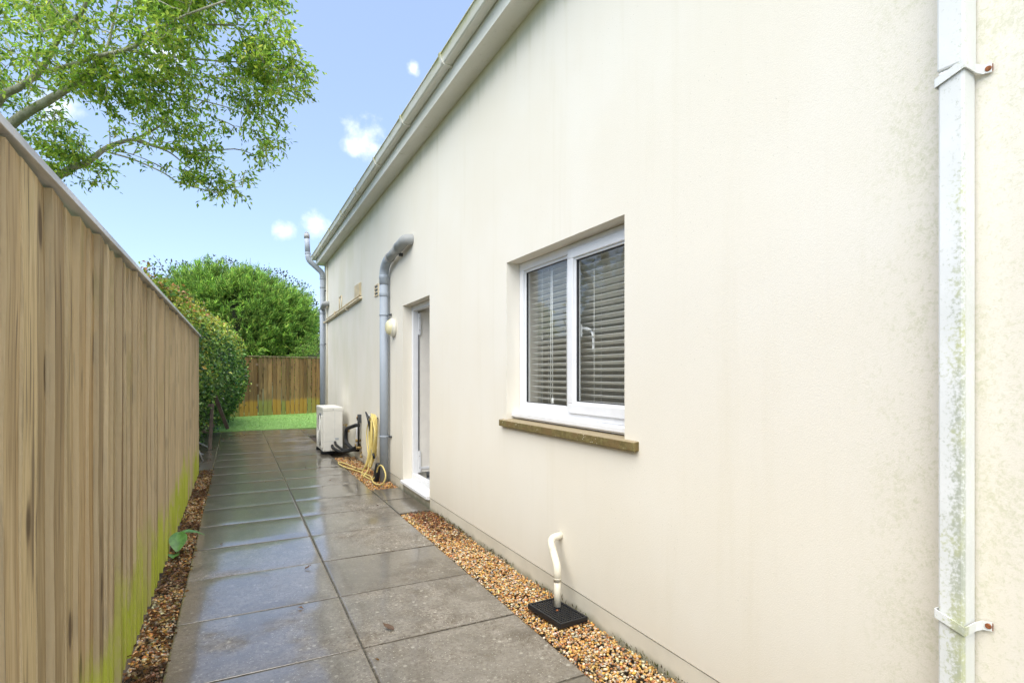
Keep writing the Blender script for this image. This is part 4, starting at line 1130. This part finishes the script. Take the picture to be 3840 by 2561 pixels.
# ================================================================== VEGETATION
def lobe_points(lobes, per_m2, shell=0.35):
    P = []; Nn = []
    for (cx, cy, cz, rx, ry, rz) in lobes:
        n = int(per_m2 * 4 * math.pi * ((rx * ry) ** 1.6 / 3 + (rx * rz) ** 1.6 / 3 + (ry * rz) ** 1.6 / 3) ** (1 / 1.6))
        d = unit(RNG.normal(0, 1, (n, 3)))
        r = 1 - RNG.uniform(0, 1, n) ** 1.5 * shell
        lump = 0.86 + 0.28 * vnoise(d * 2.2 + np.array([cx, cy, cz]), 1.6, 2)
        p = np.array([cx, cy, cz]) + d * (r * lump)[:, None] * np.array([rx, ry, rz])
        P.append(p); Nn.append(unit(d / np.array([rx, ry, rz])))
    return np.concatenate(P), np.concatenate(Nn)
def inside(P, lobes, shrink=0.8):
    hit = np.zeros(len(P), bool)
    for (cx, cy, cz, rx, ry, rz) in lobes:
        q = (P - np.array([cx, cy, cz])) / (np.array([rx, ry, rz]) * shrink)
        hit |= (q ** 2).sum(1) < 1
    return hit
def core(name, lobes, parent, s=0.72, mat='hedge_core'):
    m = MB(); bm = bmesh.new(); bmesh.ops.create_icosphere(bm, subdivisions=2, radius=1)
    bv = [v_.co.copy() for v_ in bm.verts]; bfc = [tuple(q.index for q in f.verts) for f in bm.faces]; bm.free()
    for (cx, cy, cz, rx, ry, rz) in lobes:
        vs = [(cx + c_.x * rx * s * (1 + 0.08 * math.sin(c_.y * 9)), cy + c_.y * ry * s, cz + c_.z * rz * s) for c_ in bv]
        m.add(vs, bfc, True)
    return m.build(name, mat, parent)

# ---- ivy-clad hedge along the left, past the end of the fence
hedge = empty('hedge', (-0.9, 13.0, 0), 'dense ivy covered hedge with yellow and orange new growth behind the side fence', 'hedge')
HL = [(-1.12, 9.80, 1.55, 0.60, 0.70, 1.30), (-1.06, 10.9, 1.60, 0.66, 0.85, 1.25), (-1.00, 12.3, 1.65, 0.74, 0.95, 1.22), (-0.88, 13.8, 1.60, 0.80, 1.0, 1.22),
      (-0.74, 15.3, 1.55, 0.84, 1.0, 1.25), (-0.62, 16.7, 1.50, 0.88, 1.0, 1.28), (-0.60, 18.0, 1.40, 0.80, 0.9, 1.22), (-0.62, 19.0, 1.15, 0.5, 0.7, 1.05),
      (-1.05, 10.3, 0.75, 0.42, 1.0, 0.75), (-1.0, 12.2, 0.8, 0.45, 1.2, 0.8), (-0.85, 14.4, 0.8, 0.5, 1.3, 0.8), (-0.65, 16.8, 0.8, 0.6, 1.4, 0.8),
      (-1.45, 9.9, 2.15, 0.60, 0.8, 0.80), (-1.45, 11.1, 2.15, 0.65, 0.9, 0.75), (-1.5, 12.6, 2.15, 0.8, 1.1, 0.75), (-1.5, 14.5, 2.1, 0.9, 1.2, 0.8), (-1.5, 16.7, 2.05, 1.0, 1.3, 0.9)]
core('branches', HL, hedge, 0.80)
P, Nn = lobe_points(HL, 620, 0.22)
ok = ~inside(P, HL, 0.80) & (P[:, 2] > 0.12) & ~((P[:, 0] > -0.62) & (P[:, 1] < 9.22))
P, Nn = P[ok], Nn[ok]
n = len(P)
stray = RNG.uniform(0, 1, n) < 0.15
P[stray] += Nn[stray] * RNG.uniform(0, 0.16, (int(stray.sum()), 1)) + RNG.normal(0, 0.03, (int(stray.sum()), 3))
cl = palette(n, [(0.08, 0.18, 0.04), (0.14, 0.27, 0.055), (0.04, 0.10, 0.025), (0.25, 0.39, 0.085)], [4, 4, 3, 2], 0.2)
yel = RNG.uniform(0, 1, n) < np.clip((P[:, 2] - 1.45) * 0.75 + (vnoise(P, 3.1, 5) - 0.5) * 1.3, 0.03, 0.93)
cl[yel] = palette(int(yel.sum()), [(0.36, 0.46, 0.06), (0.48, 0.52, 0.09), (0.22, 0.36, 0.06), (0.52, 0.44, 0.10)], [3, 2, 3, 1], 0.15)
org = (RNG.uniform(0, 1, n) < np.clip((P[:, 2] - 1.75) * 1.1 + (vnoise(P, 1.7, 9) - 0.70) * 3.0, 0, 0.35)) & yel
cl[org] = palette(int(org.sum()), [(0.58, 0.32, 0.10), (0.50, 0.25, 0.12), (0.36, 0.17, 0.07)], [3, 2, 1], 0.2)
ax = unit(Nn * 0.5 + RNG.normal(0, 0.7, (n, 3)) + np.array([0, 0, -0.35]))
v, t, c = leaves(P, ax, Nn + RNG.normal(0, 0.45, (n, 3)), RNG.uniform(0.05, 0.095, n), RNG.uniform(0.035, 0.07, n), cl)
np_mesh('foliage', v, t, 'glossy_leaf', c, hedge)

def twiggy(name, label, cat, loc, lobes, per, size, pal, w, mat='leaf', stem=True, shell=1.0, group=None, ncore=None):
    e = empty(name, loc, label, cat, group)
    if ncore: core('branches', lobes, e, ncore)
    P, Nn = lobe_points(lobes, per, shell)
    n = len(P)
    ax = unit(Nn * 0.8 + RNG.normal(0, 0.6, (n, 3)))
    v, t, c = leaves(P, ax, RNG.normal(0, 1, (n, 3)) + Nn * 0.6, RNG.uniform(*size, n), RNG.uniform(*size, n) * 0.55, palette(n, pal, w, 0.2))
    np_mesh('crown', v, t, mat, c, e)
    if stem:
        m = MB()
        for (cx, cy, cz, rx, ry, rz) in lobes:
            for q in range(9):
                tip = Vector((cx + random.uniform(-rx, rx) * 0.6, cy + random.uniform(-ry, ry) * 0.6, cz + rz * random.uniform(0.5, 1.02)))
                b = Vector(loc); mid = (b + tip) / 2 + Vector((random.uniform(-.3, .3), random.uniform(-.3, .3), 0.2))
                m.tube(spline([b, mid, tip], 5), list(np.linspace(0.04, 0.007, 11)), 5)
        m.build('trunk', 'dark_wood', e)
    return e

# ---- conifer behind the back fence
con = empty('conifer', (0.05, 25.4, 0), 'bushy bright green conifer rising behind the back fence', 'tree')
CL = [(0.0, 25.4, 2.8, 2.5, 2.2, 2.55), (-1.3, 25.2, 3.0, 1.6, 1.7, 2.2), (1.2, 25.3, 2.75, 1.7, 1.7, 2.2), (1.85, 25.0, 2.3, 1.1, 1.2, 1.65), (-0.5, 25.2, 4.0, 1.3, 1.4, 1.45), (0.8, 25.1, 3.8, 1.1, 1.2, 1.3)]
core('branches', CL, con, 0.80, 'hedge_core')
P, Nn = lobe_points(CL, 42, 0.12)
ok = ~inside(P, CL, 0.86) & (P[:, 2] > 1.2) & (P[:, 1] < 26.6)
P, Nn = P[ok], Nn[ok]
# each spray: a flattened fan of needle shoots pointing out and up
cut = vnoise(P, 2.4, 4)
ok = cut > 0.24
P, Nn = P[ok], Nn[ok]
n = len(P); k_ = 46
sprD = unit(Nn * np.array([0.9, 0.9, 0.35]) + np.array([0, 0, 0.75]) + RNG.normal(0, 0.25, (n, 3)))
sprL = RNG.uniform(0.45, 0.95, n)
base = np.repeat(P - Nn * 0.16, k_, axis=0); D = np.repeat(sprD, k_, axis=0); L = np.repeat(sprL, k_)
tt = RNG.uniform(0.0, 1.0, n * k_)
pos = base + D * (tt * L)[:, None] + RNG.normal(0, 0.035, (n * k_, 3))
ax = unit(D + RNG.normal(0, 0.42, (n * k_, 3)))
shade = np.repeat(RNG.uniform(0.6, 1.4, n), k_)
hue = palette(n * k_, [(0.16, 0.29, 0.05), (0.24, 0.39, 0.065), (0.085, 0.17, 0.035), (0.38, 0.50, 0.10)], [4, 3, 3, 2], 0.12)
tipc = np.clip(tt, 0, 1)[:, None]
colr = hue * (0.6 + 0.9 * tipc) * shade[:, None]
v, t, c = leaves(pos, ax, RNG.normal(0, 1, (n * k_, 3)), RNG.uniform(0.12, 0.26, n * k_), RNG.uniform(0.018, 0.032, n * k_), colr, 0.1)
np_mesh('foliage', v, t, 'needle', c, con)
MB().tube([(0.05, 25.4, -0.1), (0.1, 25.4, 1.5), (0.0, 25.4, 4.5)], [0.22, 0.18, 0.05], 10).build('trunk', 'dark_wood', con)
m = MB()
for i in range(7):
    a = random.uniform(-2.6, -0.5); z0_ = random.uniform(1.4, 2.6)
    m.tube(spline([(0.05, 25.4, z0_), (0.05 + math.cos(a) * 1.2, 25.4 + math.sin(a) * 1.2, z0_ + 0.3), (0.05 + math.cos(a) * 2.2, 25.4 + math.sin(a) * 2.0, z0_ + 0.9)], 4), list(np.linspace(0.05, 0.012, 9)), 6)
m.build('dead_branches', 'dark_wood', con)

twiggy('shrub', 'dark small leaved shrub showing as twigs above and behind the conifer', 'shrub', (0.6, 29.0, 0),
       [(-2.4, 29.2, 4.6, 1.9, 1.3, 2.1), (-0.4, 29.3, 4.9, 1.8, 1.3, 2.1), (1.4, 29.2, 4.65, 1.7, 1.2, 2.1), (2.8, 29.0, 4.0, 1.1, 1.1, 2.0), (3.5, 28.9, 3.1, 0.8, 1.0, 1.7)], 90, (0.09, 0.17), [(0.045, 0.06, 0.03), (0.07, 0.09, 0.035), (0.09, 0.07, 0.04)], [3, 2, 2], shell=0.9)
twiggy('shrub', 'light green leafy bush above the back fence beside the house corner', 'shrub', (2.9, 22.9, 0),
       [(2.9, 22.9, 1.6, 1.0, 0.8, 1.15), (3.8, 23.2, 1.7, 1.0, 0.8, 1.0), (2.2, 22.8, 1.3, 0.7, 0.6, 0.9)], 420, (0.05, 0.10), [(0.22, 0.38, 0.07), (0.33, 0.48, 0.10), (0.10, 0.20, 0.04)], [3, 2, 2], shell=0.4, ncore=0.6)
twiggy('shrub', 'brown tinged twiggy shrub rising above the left fence by the conifer', 'shrub', (-2.6, 17.0, 0),
       [(-2.2, 16.3, 2.8, 0.9, 1.0, 1.25), (-1.5, 16.6, 2.7, 0.7, 0.8, 1.0), (-3.0, 16.0, 2.4, 0.9, 1.0, 1.1)], 260, (0.05, 0.10), [(0.10, 0.12, 0.035), (0.17, 0.12, 0.05), (0.13, 0.19, 0.05), (0.07, 0.05, 0.03)], [3, 2, 3, 2], shell=0.8)
# shrubs on the neighbour's side, mirrored in the window glass
twiggy('shrub', "broad green neighbouring shrub behind the fence, mirrored in the window", 'shrub', (-3.6, 7.2, 0),
       [(-3.4, 5.2, 1.7, 1.2, 1.6, 1.7), (-3.8, 7.6, 2.0, 1.4, 1.8, 1.9), (-4.6, 10.5, 2.2, 1.5, 2.0, 2.2)], 120, (0.08, 0.15), [(0.05, 0.11, 0.03), (0.08, 0.17, 0.04), (0.03, 0.07, 0.02)], [3, 2, 2], shell=0.5, ncore=0.75)

# ---- overhanging tree
tree = empty('tree', (-3.9, 10.0, 0), 'broadleaf tree with small bright green leaves overhanging the fence from the left', 'tree')
LIMBS = [
 ([(-3.9, 10.0, -0.1), (-3.8, 9.95, 1.2), (-3.62, 9.8, 2.4), (-3.47, 9.7, 3.0)], 0.17, 0.13),
 ([(-3.47, 9.63, 3.1), (-2.97, 9.25, 4.35), (-2.63, 8.95, 4.86), (-2.38, 8.7, 4.95), (-2.12, 8.44, 5.08), (-1.96, 8.23, 5.26), (-1.79, 8.02, 5.44), (-1.59, 7.8, 5.57), (-1.46, 7.61, 5.73), (-1.3, 7.4, 6.0)], 0.075, 0.02),
 ([(-2.07, 8.46, 5.10), (-1.72, 8.1, 5.1), (-1.38, 7.74, 5.11), (-1.06, 7.39, 5.09), (-0.8, 7.07, 5.13), (-0.57, 6.77, 5.2), (-0.1, 6.34, 5.28)], 0.036, 0.012),
 ([(-3.47, 9.63, 3.1), (-2.99, 9.29, 4.09), (-2.49, 8.95, 4.61), (-2.09, 8.65, 4.83), (-1.87, 8.45, 4.93), (-1.67, 8.26, 5.05), (-1.43, 8.05, 5.22), (-1.17, 7.82, 5.28), (-0.87, 7.58, 5.38), (-0.46, 7.28, 5.46), (-0.01, 6.96, 5.41)], 0.095, 0.012),
 ([(-1.92, 8.50, 4.92), (-1.67, 8.5, 5.14), (-1.5, 8.44, 5.43), (-1.44, 8.44, 5.61), (-1.38, 8.43, 5.95), (-1.3, 8.41, 6.41)], 0.045, 0.015),
 ([(-1.60, 8.24, 5.10), (-1.27, 8.21, 5.1), (-1.0, 8.12, 4.99), (-0.68, 8.0, 4.94), (-0.19, 7.8, 4.83), (0.14, 7.67, 4.72)], 0.018, 0.007),
 ([(-1.16, 7.83, 5.28), (-0.88, 7.74, 5.25), (-0.49, 7.55, 5.21), (-0.1, 7.35, 5.17), (0.22, 7.19, 5.16), (0.55, 7.02, 5.08)], 0.022, 0.007),
 ([(-3.47, 9.75, 2.85), (-2.79, 9.47, 3.38), (-2.05, 9.07, 4.06), (-1.74, 8.89, 4.21), (-1.5, 8.73, 4.39), (-1.18, 8.54, 4.48), (-0.9, 8.37, 4.37), (-0.48, 8.13, 4.32), (-0.02, 7.87, 4.33)], 0.085, 0.009),
 ([(-1.2, 8.56, 4.48), (-0.83, 8.39, 4.73), (-0.77, 8.36, 5.1), (-0.67, 8.31, 5.18)], 0.02, 0.008),
 ([(-1.56, 8.77, 4.35), (-1.21, 8.53, 4.22), (-0.87, 8.3, 4.04), (-0.61, 8.11, 3.86), (-0.19, 7.84, 3.73)], 0.018, 0.007),
 ([(-1.15, 8.54, 4.46), (-0.8, 8.41, 4.35), (-0.49, 8.29, 4.11), (-0.02, 8.09, 3.96)], 0.018, 0.007),
 ([(-3.47, 9.65, 3.05), (-3.7, 9.2, 4.6), (-3.6, 8.7, 5.9), (-3.2, 8.2, 7.0)], 0.10, 0.03),
 ([(-3.6, 8.9, 5.3), (-2.8, 8.2, 6.0), (-1.9, 7.5, 6.4), (-0.9, 6.9, 6.6)], 0.05, 0.015),
]
m = MB(); nodes = []
for li, (pts, r0, r1) in enumerate(LIMBS):
    sp_ = spline(pts, 8)
    m.tube(sp_, [r1 * 0.8 + (r0 * 0.78 - r1 * 0.8) * (1 - t_) ** 1.35 for t_ in np.linspace(0, 1, len(sp_))], 9)
    if li: nodes += [tuple(q) for q in sp_ if q.z > 3.6]
TL = [(0.27, 7.05, 5.07, 0.55, 0.6, 0.50), (0.06, 7.59, 4.50, 0.50, 0.5, 0.50), (-0.18, 7.95, 3.98, 0.50, 0.45, 0.30), (-0.84, 8.06, 4.37, 0.62, 0.5, 0.34), (-1.41, 7.79, 5.32, 1.15, 0.8, 0.62),
      (-0.48, 6.98, 5.23, 0.72, 0.6, 0.45), (-2.11, 8.82, 4.36, 0.42, 0.45, 0.36), (-1.75, 8.75, 4.12, 0.35, 0.4, 0.22), (-1.03, 8.16, 4.97, 0.85, 0.6, 0.34), (0.15, 6.76, 5.44, 0.44, 0.5, 0.30), (-0.3, 6.6, 5.5, 0.6, 0.5, 0.35), (-0.5, 7.25, 5.75, 0.8, 0.6, 0.38), (-0.91, 7.2, 6.34, 1.55, 1.2, 0.7), (-3.0, 8.9, 5.6, 1.2, 1.2, 1.3)]
att = []
for (cx, cy, cz, rx, ry, rz) in TL:
    nn_ = int(150 * (rx * ry * rz) ** (2 / 3) / 0.3)
    d = unit(RNG.normal(0, 1, (nn_, 3))) * (RNG.uniform(0, 1, (nn_, 1)) ** 0.4)
    att.append(np.array([cx, cy, cz]) + d * np.array([rx, ry, rz]))
att = np.concatenate(att)
gap = vnoise(att, 3.3, 6)
att = att[gap > 0.43]
lay = np.round((att[:, 2] + 0.22 * att[:, 0]) / 0.24) * 0.24 - 0.22 * att[:, 0]
att[:, 2] = att[:, 2] * 0.35 + lay * 0.65          # foliage spreads in flat layers
ND = np.array(nodes); 
dmin = np.sqrt(((att[:, None, :] - ND[None]) ** 2).sum(2)).min(1)
att = att[np.argsort(dmin)]
ND = [np.array(q) for q in nodes]
arr = np.empty((len(ND) + len(att) * 5, 3)); cnt = len(ND); arr[:cnt] = np.array(ND)
LP, LA = [], []
trng = np.random.default_rng(5)
for a in att:
    dd = ((arr[:cnt] - a) ** 2).sum(1); j = int(dd.argmin()); p0 = arr[j].copy(); L = math.sqrt(dd[j])
    if L > 1.1 or L < 0.03: continue
    mid = (p0 + a) / 2 + np.array([0, 0, 0.10 * L]) + trng.normal(0, 0.06 * L, 3)
    path = [p0 * (1 - t_) ** 2 + mid * 2 * t_ * (1 - t_) + a * t_ * t_ for t_ in (0, 0.35, 0.7, 1.0)]
    rb = 0.005 + 0.011 * min(L, 0.6)
    m.tube([tuple(q) for q in path], [rb, rb * 0.85, rb * 0.6, 0.003], 5, False)
    for q in path[1:]: arr[cnt] = q; cnt += 1
    # drooping leafy shoots along the outer part of the twig
    dirn = (a - p0) / L
    for s_ in range(trng.integers(3, 6)):
        t_ = trng.uniform(0.25, 1.0)
        b0 = path[0] * (1 - t_) + path[3] * t_ if t_ < 0.9 else path[3]
        sd = (dirn * 0.6 + trng.normal(0, 0.6, 3)) * np.array([1, 1, 0.45]) + np.array([0.15, -0.05, -0.12]); sd /= np.linalg.norm(sd)
        sl_ = trng.uniform(0.10, 0.24)
        nl = int(sl_ / 0.032)
        for q in range(nl):
            u = (q + 0.5) / nl
            pp = b0 + sd * sl_ * u + np.array([0, 0, -0.05 * u * u])
            LP.append(pp); LA.append(sd * 0.5 + trng.normal(0, 0.5, 3) + np.array([0, 0, -0.2]))
m.build('trunk', 'bark', tree)
LP = np.array(LP); LA = np.array(LA); n = len(LP)
print('tree leaves', n)
cl = palette(n, [(0.36, 0.52, 0.07), (0.46, 0.62, 0.09), (0.23, 0.38, 0.06), (0.58, 0.68, 0.13), (0.13, 0.24, 0.05)], [4, 4, 3, 2, 2], 0.18)
v, t, c = leaves(LP, LA, RNG.normal(0, 0.6, (n, 3)) + np.array([0, 0, 1]), RNG.uniform(0.050, 0.095, n), RNG.uniform(0.022, 0.038, n), cl, 0.15)
np_mesh('crown', v, t, 'leaf', c, tree)

# ---- broad-leaved weed at the foot of the fence
wd = empty('weed', (-0.42, 5.0, 0), 'broad green dock leaves growing from the gravel beside the fence', 'plant')
def big_leaf(base, dirv, L, Wd, droop, seed):
    rr = random.Random(seed); b = Vector(base); d = Vector(dirv).normalized(); s_ = d.cross(Vector((0, 0, 1))).normalized(); N = 7; vs = []; fs = []
    for i in range(N + 1):
        t_ = i / N; c_ = b + d * L * t_ + Vector((0, 0, -droop * t_ * t_)); w = Wd * math.sin(math.pi * min(0.98, 0.06 + t_ * 0.94)) ** 0.75
        u = s_.cross(d).normalized()
        if u.z < 0: u = -u
        for q, lift in ((-1, 0.12), (-0.5, 0.08), (0, 0), (0.5, 0.08), (1, 0.12)):
            vs.append(c_ + s_ * w * 0.5 * q + u * (w * lift + rr.uniform(-0.003, 0.003)))
    for i in range(N):
        for q in range(4): fs.append((i * 5 + q, i * 5 + q + 1, i * 5 + q + 6, i * 5 + q + 5))
    mm = MB(); mm.add(vs, fs, True)
    return mm
k = M('dock_leaf', 0.45); k.col(k.mix(k.step(k.noise(30, 4), 0.4, 0.65), (0.06, 0.17, 0.03), (0.10, 0.25, 0.045))); MT['dock'] = k.m
for i, (bp_, dv, L, Wd, dr) in enumerate([((-0.40, 5.02, 0.17), (-0.02, -0.80, -0.45), 0.17, 0.125, 0.03), ((-0.40, 5.02, 0.16), (0.9, 0.15, 0.12), 0.18, 0.09, 0.07), ((-0.42, 5.05, 0.05), (0.45, 0.5, 0.8), 0.15, 0.08, 0.05), ((-0.43, 4.95, 0.02), (0.05, -0.9, 0.25), 0.13, 0.08, 0.03)]):
    big_leaf(bp_, dv, L, Wd, dr, i).build('leaf', 'dock', wd)
m = MB()
for tip in ((-0.40, 5.02, 0.17), (-0.42, 5.05, 0.05)): m.tube([(-0.43, 5.02, -0.02), tip], 0.004, 6)
m.build('stem', 'dock', wd)

# ---- old wooden frame by the hedge
wb = empty('garden_bench', (-0.6, 11.3, 0), 'dark weathered wooden bench frame standing in front of the ivy hedge', 'bench')
def bar(a, b, w=0.05, t=0.03, name='leg', mat='old_bench_timber'):
    a = Vector(a); b = Vector(b); d = (b - a).normalized(); s_ = d.cross(Vector((0, 1, 0.01))).normalized() * w / 2; u = d.cross(s_).normalized() * t / 2
    vs = [a - s_ - u, a + s_ - u, a + s_ + u, a - s_ + u, b - s_ - u, b + s_ - u, b + s_ + u, b - s_ + u]
    return MB().add(vs, [(0, 3, 2, 1), (4, 5, 6, 7), (0, 1, 5, 4), (1, 2, 6, 5), (2, 3, 7, 6), (3, 0, 4, 7)]).build(name, mat, wb, 0.004)
bar((-0.44, 11.65, 0.0), (-0.40, 11.75, 0.86), 0.06, 0.04)
bar((-0.16, 12.9, 0.28), (-0.36, 12.0, 0.98), 0.07, 0.04, 'arm')
bar((-0.41, 11.76, 0.83), (-1.25, 11.5, 0.83), 0.05, 0.04, 'top_rail')
bar((-0.41, 12.3, 0.30), (-1.25, 12.0, 0.30), 0.08, 0.03, 'seat_slat')
bar((-0.39, 12.5, 0.38), (-1.25, 12.2, 0.38), 0.06, 0.03, 'seat_slat')
bar((-1.20, 11.5, 0.0), (-1.20, 11.55, 0.86), 0.06, 0.04)
mm = empty('metal_frame', (-0.55, 10.6, 0), 'grey metal tube frame leaning low behind the end of the side fence', 'frame')
for a, b in (((-0.75, 10.3, 0.42), (-0.45, 10.8, 0.16)), ((-0.78, 10.2, 0.30), (-0.50, 10.6, 0.05)), ((-0.60, 10.1, 0.35), (-0.47, 10.05, 0.01))):
    MB().tube([a, b], 0.012, 8).build('tube', 'steel', mm)

# ---- dead leaves big enough to see on the flags
k = M('dead_leaf', 0.6); k.col(k.mix(k.noise(60, 4), (0.06, 0.035, 0.02), (0.14, 0.08, 0.045))); MT['dead_leaf'] = k.m
def dead(name, x, y, a, L, label):
    o = big_leaf((x, y, 0.006), (math.cos(a), math.sin(a), 0.22), L, L * 0.5, -0.006, int(x * 100)).build(name, 'dead_leaf')
    tag(o, label, 'leaf', 'dead leaves on the flags')
dead('dead_leaf', 0.78, 2.97, 2.3, 0.075, 'curled brown dead leaf on the dry right hand flag near the camera')
dead('dead_leaf', 0.445, 4.19, 0.4, 0.05, 'small dark dead leaf on a wet flag of the left hand row')

# ---- moss and small weeds where the plinth meets the gravel
nm = 700
yy_ = RNG.uniform(0.8, 5.4, nm); ok_ = vnoise(np.stack([yy_, yy_ * 0, yy_ * 0], axis=1), 4.0, 2) > 0.45
yy_ = yy_[ok_]; nm = len(yy_)
pm_ = np.stack([1.822 - np.abs(RNG.normal(0, 0.012, nm)), yy_, RNG.uniform(-0.005, 0.02, nm)], axis=1)
am_ = np.stack([RNG.normal(-0.3, 0.5, nm), RNG.normal(0, 0.5, nm), np.ones(nm)], axis=1)
v, t, c = leaves(pm_, am_, RNG.normal(0, 1, (nm, 3)), RNG.uniform(0.010, 0.030, nm), RNG.uniform(0.003, 0.008, nm), palette(nm, [(0.09, 0.11, 0.03), (0.14, 0.13, 0.05), (0.06, 0.05, 0.03)], [3, 2, 3]), 0.1)
o = np_mesh('moss', v, t, 'needle', c); tag(o, 'moss and tiny weeds along the foot of the house wall', 'moss', kind='stuff')
